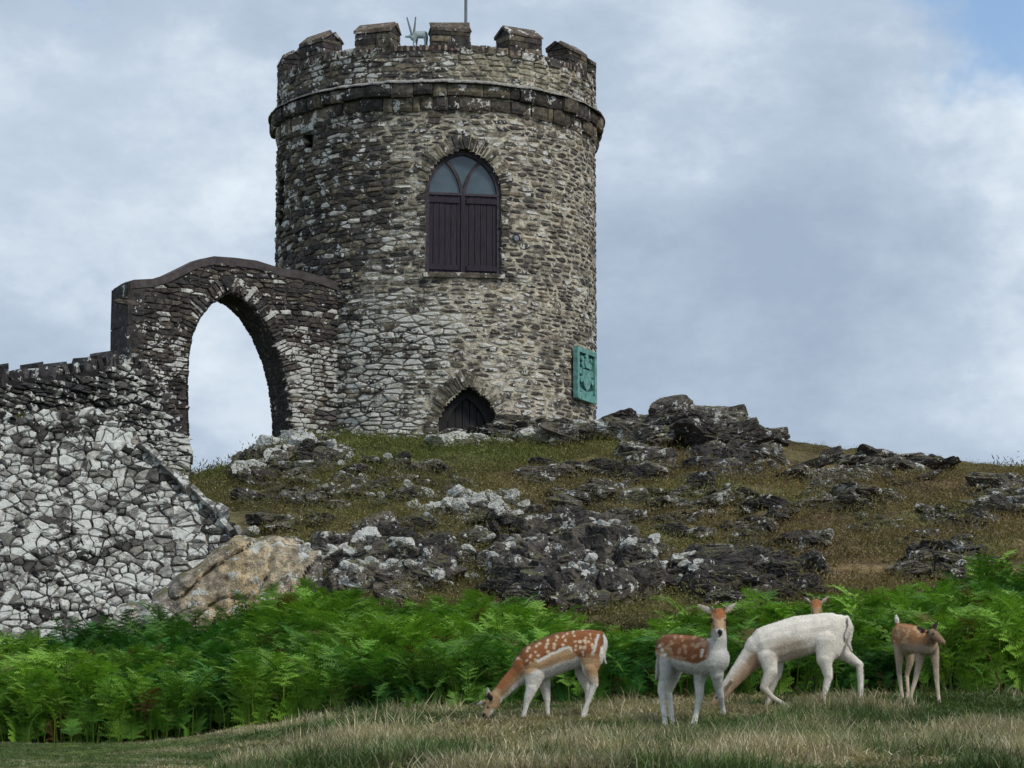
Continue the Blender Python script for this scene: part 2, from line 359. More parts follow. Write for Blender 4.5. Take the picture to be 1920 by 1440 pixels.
# ------------------------------------------------------------------ stone masonry generator
def clip_poly(P, nx_, ny_, c):
    out = []; n = len(P)
    for i in range(n):
        a = P[i]; b2 = P[(i + 1) % n]; da = a[0] * nx_ + a[1] * ny_ - c; db = b2[0] * nx_ + b2[1] * ny_ - c
        if da <= 0: out.append(a)
        if (da < 0 < db) or (db < 0 < da):
            k = da / (da - db); out.append((a[0] + (b2[0] - a[0]) * k, a[1] + (b2[1] - a[1]) * k))
    return out
def cells(s0, s1, z0, z1, cw, ch, keep, seed, jit=0.75, rowwave=0.05, drop=0.0):
    """irregular rubble cells: Voronoi polygons of jittered rows, metric stretched by cw/ch"""
    rg = np.random.default_rng(seed); pts = []
    z = z0; r = 0
    while z < z1:
        hh = ch * rg.uniform(0.7, 1.35); s = s0 + rg.uniform(0, cw)
        while s < s1:
            ww = cw * rg.uniform(0.5, 1.6)
            pts.append((s + ww / 2, z + hh / 2 + rg.uniform(-1, 1) * ch * 0.33 * jit + rowwave * math.sin(s * 1.7 + z)))
            s += ww
        z += hh
    pts = np.array(pts); pts = pts[rg.random(len(pts)) >= drop]; k = cw / ch; Q = pts * np.array([1, k])
    # neighbour search on a grid
    g = cw * 1.0; cell = {}
    gi = np.floor(Q / g).astype(int)
    for i, (a, b2) in enumerate(map(tuple, gi)): cell.setdefault((a, b2), []).append(i)
    kp = keep(pts[:, 0], pts[:, 1]); out = []
    for i in np.nonzero(kp)[0]:
        a, b2 = gi[i]; nb = []
        for da in (-2, -1, 0, 1, 2):
            for db in (-2, -1, 0, 1, 2): nb += cell.get((a + da, b2 + db), [])
        nb = [j for j in nb if j != i]; d = ((Q[nb] - Q[i]) ** 2).sum(1); o = np.argsort(d)[:14]
        qx, qy = Q[i]; P = [(-1.6 * cw, -1.6 * cw), (1.6 * cw, -1.6 * cw), (1.6 * cw, 1.6 * cw), (-1.6 * cw, 1.6 * cw)]
        for j in o:
            jx, jy = Q[nb[j]]; ex, ey = jx - qx, jy - qy
            P = clip_poly(P, ex, ey, (ex * ex + ey * ey) / 2)
            if len(P) < 3: break
        if len(P) >= 3: out.append((pts[i, 0], pts[i, 1], [(x, y / k) for x, y in P]))
    return out
def stones(cl, mapf, gap, dep, tintf, seed, jit=0.25, round_=0.72, depf=None):
    """each cell becomes a low, uneven, pillowed stone: (verts, faces, tint, area, centre)"""
    rg = np.random.default_rng(seed); out = []
    for (cs, cz, P) in cl:
        P = np.array(P); area = 0.5 * abs(np.dot(P[:, 0], np.roll(P[:, 1], -1)) - np.dot(P[:, 1], np.roll(P[:, 0], -1)))
        if area < 0.0012: continue
        g = gap(cs, cz) if callable(gap) else gap
        ext = np.maximum(np.abs(P).max(0), 1e-4); sc = np.clip(1 - g * rg.uniform(0.5, 1.3) / ext, 0.35, 0.97)
        P = P * sc * (1 + rg.uniform(-0.08, 0.08, P.shape))
        Q_ = (P + np.roll(P, -1, 0)) / 2 * (1 + rg.uniform(-0.20, 0.07, (len(P), 1))); P = np.stack([P * (1 - rg.uniform(0, 0.14, (len(P), 1))), Q_], 1).reshape(-1, 2); n = len(P)
        d = rg.uniform(*dep) * (depf(cs, cz) if depf else 1.0); tl = rg.uniform(-0.5, 0.5, 2) * d
        inner = P * round_ * (1 + rg.uniform(-jit, jit, P.shape) * 0.5)
        ctr = P.mean(0) + rg.uniform(-0.15, 0.15, 2) * ext
        S = np.concatenate([P[:, 0], P[:, 0] * 0.97, inner[:, 0], [ctr[0]]]) + cs
        Z = np.concatenate([P[:, 1], P[:, 1] * 0.97, inner[:, 1], [ctr[1]]]) + cz
        hi = d * (0.85 + 0.3 * rg.random(n)) + tl[0] * inner[:, 0] / ext[0] + tl[1] * inner[:, 1] / ext[1]
        D = np.concatenate([np.full(n, -0.04), d * rg.uniform(0.35, 0.6, n), hi, [d * rg.uniform(0.95, 1.2)]])
        V = mapf(S, Z, D); F = []
        orient = 1 if (np.dot(P[:, 0], np.roll(P[:, 1], -1)) - np.dot(P[:, 1], np.roll(P[:, 0], -1))) > 0 else -1
        for i in range(n):
            j = (i + 1) % n
            q = [(i, j, n + j, n + i), (n + i, n + j, 2 * n + j, 2 * n + i), (2 * n + i, 2 * n + j, 3 * n)]
            F += q if orient > 0 else [f[::-1] for f in q]
        out.append((V, F, tintf(cs, cz, rg), area, V.mean(0)))
    return out
def build_stones(sts, parent, mat, visible, limit=300, name='stone', rest='small_stones'):
    vis = [s for s in sts if visible(s)]; vis.sort(key=lambda s: -s[3])
    top = vis[:limit]; ids = set(id(s) for s in top)
    for s in top: world_obj(name, s[0], s[1], mat, parent, s[2])
    other = [s for s in sts if id(s) not in ids]
    if other:
        V, F, T = merge([(s[0], s[1], s[2]) for s in other]); world_obj(rest, V, F, mat, parent, T, kind='stuff')
def in_frame(s, mu=20):
    u, v = proj(s[4]); return -mu < u < 1920 + mu and -mu < v < 1440 + mu

# ------------------------------------------------------------------ tower
TC = np.array([-1.588, 66.0]); TR = 3.335
def tower_pt(th, z, d=0.0):
    th = np.asarray(th, float); r = TR + np.asarray(d, float)
    return np.stack([TC[0] + r * np.sin(th), TC[1] - r * np.cos(th), np.broadcast_to(z, th.shape) + 0 * th], -1)
def tower_sz(u, v):
    """angle and height of the point of the round wall seen at a pixel"""
    th = np.linspace(-1.5, 1.5, 601); best = None; d = ray(u, v)
    P = tower_pt(th, 0); k = np.argmin(np.abs(P[:, 0] / P[:, 1] - d[0] / d[1])); Y = P[k, 1]
    return th[k], (EYE + d * (Y / d[1]))[2]
Z_BASE = 9.0
Z_C0 = tower_sz(840, 203)[1]; Z_C1 = tower_sz(840, 160)[1]; Z_PAR = tower_sz(840, 93)[1]
tower = thing('stone_tower', (TC[0], TC[1], 10.4), 'round rubble stone tower with battlements on top of the hill', 'tower')
# openings, in (s = TR*theta, z)
thW, zWs = tower_sz(871, 362); zWa = tower_sz(871, 280)[1]; zWb = tower_sz(871, 513)[1]
sW = TR * thW; wW = 0.775
thD, zDa = tower_sz(880, 726); zDb = tower_sz(880, 806)[1]; sD = TR * thD; wD = 0.64
def arch_outline(cs, half, zb, zs, za, n=12, grow=0.0):
    h = za - zs + grow; wd = half + grow; r = (wd * wd + h * h) / (2 * wd); c = wd - r
    amax = math.asin(min(1, h / r)); L = [(cs - wd, zb - grow * 0)]
    for i in range(n + 1):
        a = amax * i / n; L.append((cs - (c + r * math.cos(a)), zs + r * math.sin(a)))
    Rr = [(2 * cs - x, y) for x, y in L][::-1]
    return L + Rr[1:]
WIN = arch_outline(sW, wW, zWb, zWs, zWa); WINJ = arch_outline(sW, wW, zWb - 0.05, zWs, zWa, grow=0.09); WINR = arch_outline(sW, wW, zWb - 0.05, zWs, zWa, grow=0.26)
DOOR = arch_outline(sD, wD, zDb - 0.5, zDb - 0.1, zDa); DOORR = arch_outline(sD, wD, zDb - 0.5, zDb - 0.1, zDa, grow=0.30)
thH, zH = tower_sz(578, 262); sH = TR * thH; HOLE = [(sH - 0.16, zH - 0.19), (sH + 0.16, zH - 0.19), (sH + 0.16, zH + 0.15), (sH - 0.16, zH + 0.15)]
thS, zS = tower_sz(531, 372); sS = TR * thS; SLIT = [(sS - 0.3, zS - 0.55), (sS + 0.12, zS - 0.55), (sS + 0.12, zS + 0.45), (sS - 0.3, zS + 0.45)]
OPEN = [WIN, DOOR, HOLE, SLIT]
def tw_keep(s, z):
    k = np.ones(s.shape, bool)
    for o in (WINJ, DOORR, HOLE, SLIT): k &= ~pip(s, z, o)
    k &= ~(pip(s, z, WINR) & (z > zWs - 0.1))
    return k
def lerp(a, b, t): t = min(1, max(0, t)); return a + (b - a) * t
def tower_warm(s, z):
    """where the pale pointing shows: right side and a band around and under the window"""
    th = s / TR; n = float(fbm(s * 0.9 + 40, z * 0.9, 5, 3))
    return min(1, max(0, (th + 0.58) / 0.55 + (n - 0.5) * 2.8 - 0.18))
def tower_lich(s, z):
    th = s / TR; n = float(fbm(s * 1.1 + 10, z * 1.1, 9, 3))
    low = min(1, max(0, (14.3 - z) / 2.0)); left = math.exp(-((th + 0.22) / 0.55) ** 2)
    return 0.27 + 0.31 * low * left + 0.5 * (n - 0.5) + 0.06 * low
PAL = np.array([[0.070, 0.067, 0.064], [0.100, 0.088, 0.075], [0.135, 0.117, 0.092], [0.180, 0.156, 0.116], [0.088, 0.077, 0.075]])
def tower_tint(s, z, rg):
    wm = tower_warm(s, z); c = PAL[rg.integers(0, 5)] * rg.uniform(0.65, 1.35) * (0.88 + 0.28 * wm)
    if rg.random() < 0.04 + 0.10 * wm: c = np.array([0.26, 0.235, 0.185]) * rg.uniform(0.8, 1.2)
    li = tower_lich(s, z)
    if rg.random() < min(0.46, 0.75 * (li - 0.14) + 0.22 * max(0.0, 1 - abs(s / TR + 0.22) / 0.34) * (z < 13.8)): return (*(np.array([0.54, 0.53, 0.48]) * rg.uniform(0.7, 1.1)), 0.55)
    return (*c, li + rg.uniform(-0.16, 0.16))
tmap = lambda S, Z, D: tower_pt(np.asarray(S) / TR, np.asarray(Z), D)
# mortar core, with real openings
ds = 0.055; ss = np.arange(-math.pi * TR, math.pi * TR, ds); zs = np.arange(Z_BASE, Z_PAR + 0.001, ds)
SS, ZZ = np.meshgrid(np.append(ss, math.pi * TR), zs)
mid_s = (SS[:-1, :-1] + SS[1:, 1:]) / 2; mid_z = (ZZ[:-1, :-1] + ZZ[1:, 1:]) / 2
ok = np.ones(mid_s.shape, bool)
for o in OPEN: ok &= ~pip(mid_s, mid_z, o)
rel = (fbm(SS * 6, ZZ * 9, 51, 3) - 0.5) * 0.035
CV = tower_pt(SS / TR, ZZ, rel + 0.002).reshape(-1, 3); ii = np.arange(SS.size).reshape(SS.shape)
CF = np.stack([ii[:-1, :-1], ii[:-1, 1:], ii[1:, 1:], ii[1:, :-1]], -1)[ok]
ct = np.zeros((SS.size, 4)); fl = np.stack([SS.ravel(), ZZ.ravel()], 1)
thv = fl[:, 0] / TR; nn = fbm(fl[:, 0] * 0.9 + 40, fl[:, 1] * 0.9, 5, 3)
wm = np.clip((thv + 0.58) / 0.55 + (nn - 0.5) * 2.8 - 0.18, 0, 1)[:, None]
cream = np.array([0.50, 0.465, 0.38]); dkm = np.array([0.125, 0.113, 0.098])
mm = fbm(fl[:, 0] * 5, fl[:, 1] * 7, 61, 3)[:, None]
ct[:, :3] = dkm + (cream - dkm) * wm * np.clip((mm - 0.30) / 0.22, 0.12, 1)
ct[:, 3] = 0.22
world_obj('mortar_core', CV, [tuple(f) for f in CF], M_MORTAR, tower, ct, True)
# roof deck inside the parapet (closes the tower)
n = 48; V = [tower_pt(np.array([2 * math.pi * i / n]), Z_C1 + 0.05, -0.45)[0] for i in range(n)]
world_obj('roof_deck', V, [tuple(range(n))[::-1]], M_LEAD, tower)
V = [tower_pt(np.array([2 * math.pi * i / n]), z, -0.45)[0] for z in (Z_C1 + 0.05, Z_PAR) for i in range(n)]
F = [(i, n + i, n + (i + 1) % n, (i + 1) % n) for i in range(n)]
V += [tower_pt(np.array([2 * math.pi * i / n]), Z_PAR, 0.0)[0] for i in range(n)]
F += [(n + i, 2 * n + i, 2 * n + (i + 1) % n, n + (i + 1) % n) for i in range(n)]
world_obj('parapet_inner_face', V, F, M_RENDER, tower)
# face stones
half = math.pi * TR
cl = cells(-half, half, Z_BASE + 0.9, Z_C0, 0.27, 0.094, tw_keep, 101, drop=0.12)
tgap = lambda s, z: 0.008 + 0.027 * tower_warm(s, z)
st = stones(cl, tmap, tgap, (0.014, 0.055), tower_tint, 5, depf=lambda s, z: 1 - 0.5 * tower_warm(s, z))
# parapet stones: tan repaired patches on the right
def par_tint(s, z, rg):
    th = s / TR
    patch = (th > 0.12 and th < 0.95 and z < Z_PAR - 0.08 and not (0.50 < th < 0.56))
    if patch: c = np.array([0.32, 0.295, 0.225]) * rg.uniform(0.75, 1.15); return (*c, 0.3 + rg.uniform(-.1, .1))
    c = PAL[rg.integers(0, 5)] * rg.uniform(0.8, 1.5); return (*c, 0.44 + rg.uniform(-0.2, 0.2))
cl = cells(-half, half, Z_C1, Z_PAR - 0.02, 0.30, 0.10, lambda s, z: np.ones(s.shape, bool), 102)
st += stones(cl, tmap, 0.016, (0.012, 0.05), par_tint, 6)
# voussoirs round the window and the door, quoins beside the window
def ring_stones(outline, w0, w1, thick, seed, tintf, dep, mapf, i0=0, i1=None):
    rg = np.random.default_rng(seed); out = []; P = np.array(outline); seg = np.hypot(*np.diff(P, axis=0).T); L = np.concatenate([[0], np.cumsum(seg)])
    t0 = 0.0
    while t0 < L[-1] - 0.02:
        th = thick * rg.uniform(0.6, 1.5); t1 = min(t0 + th, L[-1]); q = []
        for tt_ in (t0 + 0.008, t1 - 0.008):
            x = np.interp(tt_, L, P[:, 0]); y = np.interp(tt_, L, P[:, 1]); k = min(len(seg) - 1, max(0, np.searchsorted(L, tt_) - 1))
            dx, dy = (P[k + 1] - P[k]) / seg[k]; q.append((np.array([x, y]), np.array([-dy, dx])))
        ln = rg.uniform(w0, w1); a, na = q[0]; b2, nb = q[1]
        poly = np.array([a, b2, b2 + nb * ln, a + na * ln]); c = poly.mean(0)
        out += stones([(c[0], c[1], [tuple(x) for x in (poly - c)])], mapf, 0.004, dep, tintf, int(rg.integers(1e6)), 0.1, 0.85)
        t0 = t1
    return out
def vous_tint(s, z, rg):
    c = (np.array([0.26, 0.24, 0.19]) if rg.random() < 0.35 else PAL[rg.integers(0, 5)]) * rg.uniform(0.7, 1.25); return (*c, 0.32)
st += ring_stones(WIN[1:-1], 0.17, 0.40, 0.085, 31, vous_tint, (0.012, 0.045), tmap)
st += ring_stones([WIN[0], WIN[1]], 0.09, 0.20, 0.11, 33, vous_tint, (0.012, 0.035), tmap) + ring_stones([WIN[-2], WIN[-1]], 0.09, 0.20, 0.11, 34, vous_tint, (0.012, 0.035), tmap)
def vd_tint(s, z, rg):
    c = (np.array([0.34, 0.31, 0.25]) if (s > sD + 0.1 and rg.random() < 0.75) else np.array([0.15, 0.135, 0.105])) * rg.uniform(0.7, 1.2); return (*c, 0.25)
st += ring_stones(DOOR, 0.20, 0.42, 0.075, 32, vd_tint, (0.012, 0.045), tmap)
def tvis(s):
    c = s[4]; th = math.atan2(c[0] - TC[0], -(c[1] - TC[1])); return abs(th) < 1.45 and c[2] > 10.3
build_stones(st, tower, M_STONE, tvis, 300)

def flat_frame(th, d0):
    """map (s offset, z, outward) of a flat panel set in the round wall at angle th"""
    c = np.array([TC[0] + (TR + d0) * math.sin(th), TC[1] - (TR + d0) * math.cos(th), 0])
    tx = np.array([math.cos(th), math.sin(th), 0]); out = np.array([math.sin(th), -math.cos(th), 0])
    return lambda S, Z, D: c + np.multiply.outer(np.asarray(S, float), tx) + np.multiply.outer(np.asarray(Z, float), [0, 0, 1.0]) + np.multiply.outer(np.asarray(D, float), out)
def extrude(poly, mapf, d0, d1):
    P = np.array(poly); n = len(P)
    V = np.vstack([mapf(P[:, 0], P[:, 1], np.full(n, d0)), mapf(P[:, 0], P[:, 1], np.full(n, d1))])
    a = np.dot(P[:, 0], np.roll(P[:, 1], -1)) - np.dot(P[:, 1], np.roll(P[:, 0], -1))
    F = [tuple(range(n, 2 * n)), tuple(range(n))[::-1]] + [(i, (i + 1) % n, n + (i + 1) % n, n + i) for i in range(n)]
    if a < 0: F = [f[::-1] for f in F]
    return V, F
def band(path, wd, mapf, d0, d1):
    """a bar of width wd along a polyline, extruded"""
    P = np.array(path, float); T = np.gradient(P, axis=0); T /= np.linalg.norm(T, axis=1)[:, None]; N = np.stack([-T[:, 1], T[:, 0]], 1)
    a = P + N * wd / 2; b2 = P - N * wd / 2; V = []; F = []; m_ = len(P)
    for d in (d0, d1):
        for q in (a, b2): V.append(mapf(q[:, 0], q[:, 1], np.full(m_, d)))
    V = np.vstack(V)
    for i in range(m_ - 1):
        a0, a1, b0, b1 = i, i + 1, m_ + i, m_ + i + 1; A0, A1, B0, B1 = 2 * m_ + i, 2 * m_ + i + 1, 3 * m_ + i, 3 * m_ + i + 1
        F += [(A0, B0, B1, A1), (a0, a1, b1, b0), (a0, A0, A1, a1), (b0, b1, B1, B0)]
    F += [(0, m_, 3 * m_, 2 * m_), (m_ - 1, 3 * m_ - 1, 4 * m_ - 1, 2 * m_ - 1)[::-1]]
    return V, F
# reveals: stone-dark strip from the wall face inwards
def reveal(outline, depth, name):
    P = np.array(outline); m_ = len(P); V = []
    for d in (0.02, -depth): V.append(tmap(P[:, 0], P[:, 1], np.full(m_, d)))
    F = [(i, i + 1, m_ + i + 1, m_ + i) for i in range(m_ - 1)]
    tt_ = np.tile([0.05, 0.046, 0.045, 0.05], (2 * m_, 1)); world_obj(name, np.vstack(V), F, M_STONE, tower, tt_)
reveal(WIN + [WIN[0]], 0.42, 'window_reveal'); reveal(DOOR, 0.6, 'door_reveal'); reveal(HOLE + [HOLE[0]], 0.5, 'putlog_hole_reveal'); reveal(SLIT + [SLIT[0]], 0.5, 'slit_reveal')
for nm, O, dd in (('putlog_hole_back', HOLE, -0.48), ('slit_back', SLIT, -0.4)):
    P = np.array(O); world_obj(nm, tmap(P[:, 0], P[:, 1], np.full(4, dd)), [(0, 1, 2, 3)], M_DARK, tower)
V, F = extrude([(sH - 0.2, zH + 0.15), (sH + 0.22, zH + 0.16), (sH + 0.2, zH + 0.26), (sH - 0.19, zH + 0.25)], tmap, -0.1, 0.06)
world_obj('lintel', V, F, M_STONE, tower, (0.26, 0.28, 0.27, 0.3))
# window
wmap = flat_frame(thW, -0.15); o2 = [(x - sW, z) for x, z in WIN]
fr = band([(x * 0.955, z - (0.03 if z > zWs else 0)) for x, z in o2], 0.10, wmap, -0.08, 0.03)
window = world_obj('window', *fr, M_FRAME, tower)
window['label'] = 'pointed window with glass above and plum boarded shutters below'
V, F = box((0, 0, 0), (2 * wW - 0.06, 1, 0.05)); V = wmap(V[:, 0], V[:, 2] + zWs + 0.0, V[:, 1] * 0.09 - 0.02); world_obj('transom', V, F, M_FRAME, window)
hh = zWa - zWs; mid0 = (0.0, zWs)
for sg in (-1, 1):
    path = []
    for i in range(13):
        k = i / 12; path.append((sg * (0.02 + 0.47 * k ** 1.5), zWs + hh * 0.83 * (1 - (1 - k) ** 1.6)))
    V, F = band(path, 0.065, wmap, -0.07, 0.01); world_obj('mullion', V, F, M_FRAME, window)
    inner = [(sg * 0.06, zWs + 0.03)] + [(p[0] + sg * 0.02, p[1]) for p in path[1:]]
    outer = [(x * 0.93, z - 0.05) for x, z in o2 if z > zWs and sg * x > 0 and z < path[-1][1] + 0.02]
    outer = sorted(outer, key=lambda q: -q[1]); poly = inner + outer + [(sg * (wW - 0.06), zWs + 0.03)]
    V, F = extrude(poly, wmap, -0.05, -0.035); world_obj('glass_pane', V, F, M_GLASS, window)
top = [(0, zWs + 0.1)] + [(0.02 + 0.44 * k ** 1.5, zWs + hh * 0.83 * (1 - (1 - k) ** 1.6)) for k in np.linspace(0.15, 1, 8)]
top += [(x * 0.93, z - 0.05) for x, z in sorted([q for q in o2 if q[1] > zWs + hh * 0.85], key=lambda q: -q[0])]
top += [(-x, z) for x, z in top[8:0:-1]]
V, F = extrude(top, wmap, -0.052, -0.040); world_obj('glass_pane', V, F, M_GLASS, window)
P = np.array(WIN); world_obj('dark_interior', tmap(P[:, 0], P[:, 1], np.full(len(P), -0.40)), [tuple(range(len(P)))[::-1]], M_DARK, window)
npl = 12; pw = (2 * wW - 0.10) / npl
for i in range(npl):
    x0 = -wW + 0.05 + pw * i; dd = rng.uniform(-0.004, 0.006)
    V, F = box((x0 + pw / 2, dd - 0.02, (zWb + zWs) / 2 - 0.012), (pw - 0.010, 0.035, zWs - zWb - 0.04)); world_obj('plank', wmap(V[:, 0], V[:, 2], V[:, 1]), F, M_SHUT, window)
for sg in (-1, 1):
    for zz_ in (zWs - 0.13, zWb + 0.14):
        V, F = box((sg * wW * 0.52, 0.012, zz_), (wW * 0.86, 0.025, 0.10)); world_obj('batten', wmap(V[:, 0], V[:, 2], V[:, 1]), F, M_SHUT, window)
V, F = box((0.0, 0.012, (zWb + zWs) / 2), (0.085, 0.03, zWs - zWb - 0.06)); world_obj('cover_strip', wmap(V[:, 0], V[:, 2], V[:, 1]), F, M_SHUT, window)
V, F = box((0.0, 0.06, zWb - 0.04), (2 * wW + 0.1, 0.26, 0.09)); world_obj('sill', wmap(V[:, 0], V[:, 2] + 0.012 * np.sin(V[:, 0] * 9), V[:, 1]), F, M_STONE, window, (0.12, 0.105, 0.085, 0.35))
# low door
dmap = flat_frame(thD, -0.30); o2 = [(x - sD, z) for x, z in DOOR]
V, F = band([(x * 0.86, z - 0.07) for x, z in o2], 0.20, dmap, -0.1, 0.05)
door = world_obj('door', V, F, M_DOOR, tower); door['label'] = 'low pointed door half sunk behind the rock'
for i in range(7):
    x0 = -wD * 0.8 + wD * 1.6 * i / 7; xc = x0 + wD * 0.8 / 7
    zt = zDb - 0.1 + (zDa - zDb + 0.1) * max(0.1, 1 - (abs(xc) / wD) ** 1.4) - 0.1
    V, F = box((xc, rng.uniform(-.006, .006) - 0.06, (zt + zDb - 0.5) / 2), (wD * 1.6 / 7 - 0.014, 0.05, zt - zDb + 0.5)); world_obj('plank', dmap(V[:, 0], V[:, 2], V[:, 1]), F, M_DOOR, door)
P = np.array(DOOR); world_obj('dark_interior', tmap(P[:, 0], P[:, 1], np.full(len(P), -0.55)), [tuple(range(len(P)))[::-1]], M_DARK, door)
# drain pipe mouth right of the window
thp, zp = tower_sz(967, 447); pm = flat_frame(thp, 0); V, F = tube([pm(0, zp, -0.1), pm(0, zp, 0.045)], [0.085, 0.085], 14, False)
V2, F2 = tube([pm(0, zp, 0.045), pm(0, zp, -0.1)], [0.055, 0.055], 14, True); Vm, Fm, _ = merge([(V, F), (V2, F2), ]); world_obj('pipe_mouth', Vm, Fm, M_STATD, tower)
# string course: two uneven rows of projecting blocks and a lead top
def ring_block(t0, t1, z0, z1, d0, d1, tint, name='course_block'):
    k = 4; V = []; F = []; rg = random
    dz0, dz1 = rg.uniform(-.045, .03), rg.uniform(-.02, .012); dd = rg.uniform(-.04, .03)
    for i in range(k + 1):
        th = t0 + (t1 - t0) * i / k; e_ = 0.025 if i in (0, k) else 0
        jz = rg.uniform(-.012, .012)
        for (zz_, d_) in ((z0 + dz0 + jz, d0), (z0 + dz0 + jz, d1 + dd - e_ - 0.03), (z0 + dz0 + (z1 - z0) * 0.3 + jz, d1 + dd - e_), (z1 + dz1 - 0.02, d1 + dd - e_), (z1 + dz1, d1 + dd - 0.03 - e_), (z1 + dz1, d0)):
            V.append(tower_pt(np.array([th]), zz_, d_)[0])
    for i in range(k):
        for j in range(5): F.append((i * 6 + j, (i + 1) * 6 + j, (i + 1) * 6 + j + 1, i * 6 + j + 1))
    F += [(0, 1, 2, 3, 4, 5)[::-1], tuple(k * 6 + j for j in range(6))]
    world_obj(name, V, [f[::-1] for f in F], M_STONE, tower, tint)
zc = Z_C0 + (Z_C1 - Z_C0) * 0.50
for (za_, zb_, dout, cnt) in ((Z_C0 - 0.03, zc - 0.012, 0.085, 58), (zc, Z_C1 + 0.01, 0.185, 50)):
    a = 0.0; edges = [0]
    while edges[-1] < 2 * math.pi - 0.06: edges.append(edges[-1] + 2 * math.pi / cnt * random.uniform(0.35, 1.9))
    edges[-1] = 2 * math.pi
    for i in range(len(edges) - 1):
        c = PAL[random.randrange(5)] * random.uniform(0.6, 1.1)
        ring_block(edges[i] + 0.002, edges[i + 1] - 0.002, za_, zb_, -0.05, dout, (*c, random.uniform(0.15, 0.40)))
n = 120; V = []; F = []
for i in range(n):
    th = 2 * math.pi * i / n; jz = random.uniform(-.014, .014)
    for (zz_, d_) in ((Z_C1 + 0.012, 0.225), (Z_C1 + 0.035, 0.228), (Z_C1 + 0.12, 0.03), (Z_C1 + 0.10, 0.0)): V.append(tower_pt(np.array([th]), zz_ + jz, d_)[0])
for i in range(n):
    for j in range(3): F.append((i * 4 + j, ((i + 1) % n) * 4 + j, ((i + 1) % n) * 4 + j + 1, i * 4 + j + 1))
world_obj('weathering_fillet', V, F, M_MORTAR, tower, (0.36, 0.36, 0.35, 0.3))
# on-edge coping tiles along the crenels: too small to pick out one by one
tiles = []
for i in range(330):
    th = 2 * math.pi * i / 330; f_ = tower_pt; V = []
    w_ = 0.4 * 2 * math.pi / 330; hz = random.uniform(0.07, 0.10); dd = random.uniform(-.01, .015)
    for zz_ in (Z_PAR - 0.02, Z_PAR + hz):
        for (a, d_) in ((-w_, 0.03 + dd), (w_, 0.03 + dd), (w_, -0.44), (-w_, -0.44)): V.append(tower_pt(np.array([th + a]), zz_, d_)[0])
    col = (0.085, 0.052, 0.046) if i % 2 else (0.26, 0.235, 0.20)
    tiles.append((np.array(V), [(0, 3, 2, 1), (4, 5, 6, 7), (0, 1, 5, 4), (1, 2, 6, 5), (2, 3, 7, 6), (3, 0, 4, 7)], (*[c * (0.75 + 0.5 * ((i * 37) % 10) / 10) for c in col], 0.1)))
V, F, T = merge(tiles); world_obj('coping_tiles', V, F, M_STONE, tower, T, kind='stuff')
# merlons
Z_MT = tower_sz(845, 36)[1]
for k in range(13):
    th0 = R_(6.2 + 27.69 * k); mp = flat_frame(th0, 0.0); hw = 0.40; ze = Z_PAR + (Z_MT - Z_PAR) * 0.68; jt = random.uniform(-0.03, 0.04)
    prof = [(0.0, Z_PAR - 0.12), (0.0, ze + jt), (-0.24, Z_MT - 0.05 + jt), (-0.48, ze + jt), (-0.48, Z_PAR - 0.12)]
    V = []
    for sx in (-hw + 0.03, hw - 0.03): V += [mp(sx, z, d - 0.015) for d, z in prof]
    F = [(0, 1, 2, 3, 4), (9, 8, 7, 6, 5)] + [(i, 5 + i, 5 + i + 1, i + 1) for i in range(4)]
    mer = world_obj('merlon', V, F, M_MORTAR, tower, (0.07, 0.064, 0.062, 0.12))
    z = Z_PAR - 0.06; r = 0
    while z < ze - 0.03:
        hz = random.uniform(0.09, 0.14); z1 = min(z + hz, ze + jt); xs = [-hw, random.uniform(-0.15, 0.2), hw]
        for a, c in zip(xs[:-1], xs[1:]):
            V, F = box(((a + c) / 2, -0.235, (z + z1) / 2), (c - a - 0.012, 0.50 + random.uniform(-.01, .03), z1 - z - 0.012))
            V = V + np.random.default_rng(random.randrange(9999)).uniform(-.012, .012, V.shape)
            tc_ = PAL[random.randrange(5)] * random.uniform(0.6, 1.05); world_obj('stone', mp(V[:, 0], V[:, 2], V[:, 1]), F, M_STONE, mer, (*tc_, random.uniform(0.08, 0.3)))
        z = z1
    for sg in (-1, 1):   # two coping slabs meeting at the ridge
        V = []
        ro = -0.24; d_e = 0.035 if sg > 0 else -0.515
        for sx in (-hw + 0.0, hw - 0.0):
            V += [mp(sx + random.uniform(-.03, .03), ze + jt - 0.03 + random.uniform(-.02, .02), d_e), mp(sx + random.uniform(-.03, .03), ze + jt + 0.03 + random.uniform(-.02, .02), d_e), mp(sx + random.uniform(-.05, .03), Z_MT + jt + 0.0 + random.uniform(-.03, .02), ro + sg * 0.05), mp(sx, Z_MT + jt - 0.06, ro)]
        F = [(0, 1, 2, 3), (7, 6, 5, 4), (0, 4, 5, 1), (1, 5, 6, 2), (2, 6, 7, 3), (3, 7, 4, 0)]
        if sg < 0: F = [f[::-1] for f in F]
        world_obj('coping_slab', V, F, M_STONE, mer, (*(PAL[random.randrange(5)] * np.array([0.95, 0.9, 0.95])), 0.2))
# plaque
pth, pz = tower_sz(1085, 702); pth = R_(64.5); pmap = flat_frame(pth, 0.03)
plq = thing('bronze_plaque', tower_pt(np.array([pth]), pz - 0.5, 0.03)[0], 'green verdigris relief plaque on the right side of the tower wall', 'plaque')
V, F = box((0, 0.02, pz), (0.90, 0.05, 0.98)); world_obj('back_plate', pmap(V[:, 0], V[:, 2], V[:, 1]), F, M_COPPERD, plq)
for (cx_, cz_, sx_, sz_) in ((-0.43, 0, 0.10, 1.06), (0.43, 0, 0.10, 1.06), (0, 0.48, 0.755, 0.10), (0, -0.47, 0.755, 0.15)):
    V, F = box((cx_, 0.05, pz + cz_), (sx_, 0.10, sz_)); world_obj('frame_bar', pmap(V[:, 0], V[:, 2], V[:, 1]), F, M_COPPER, plq)
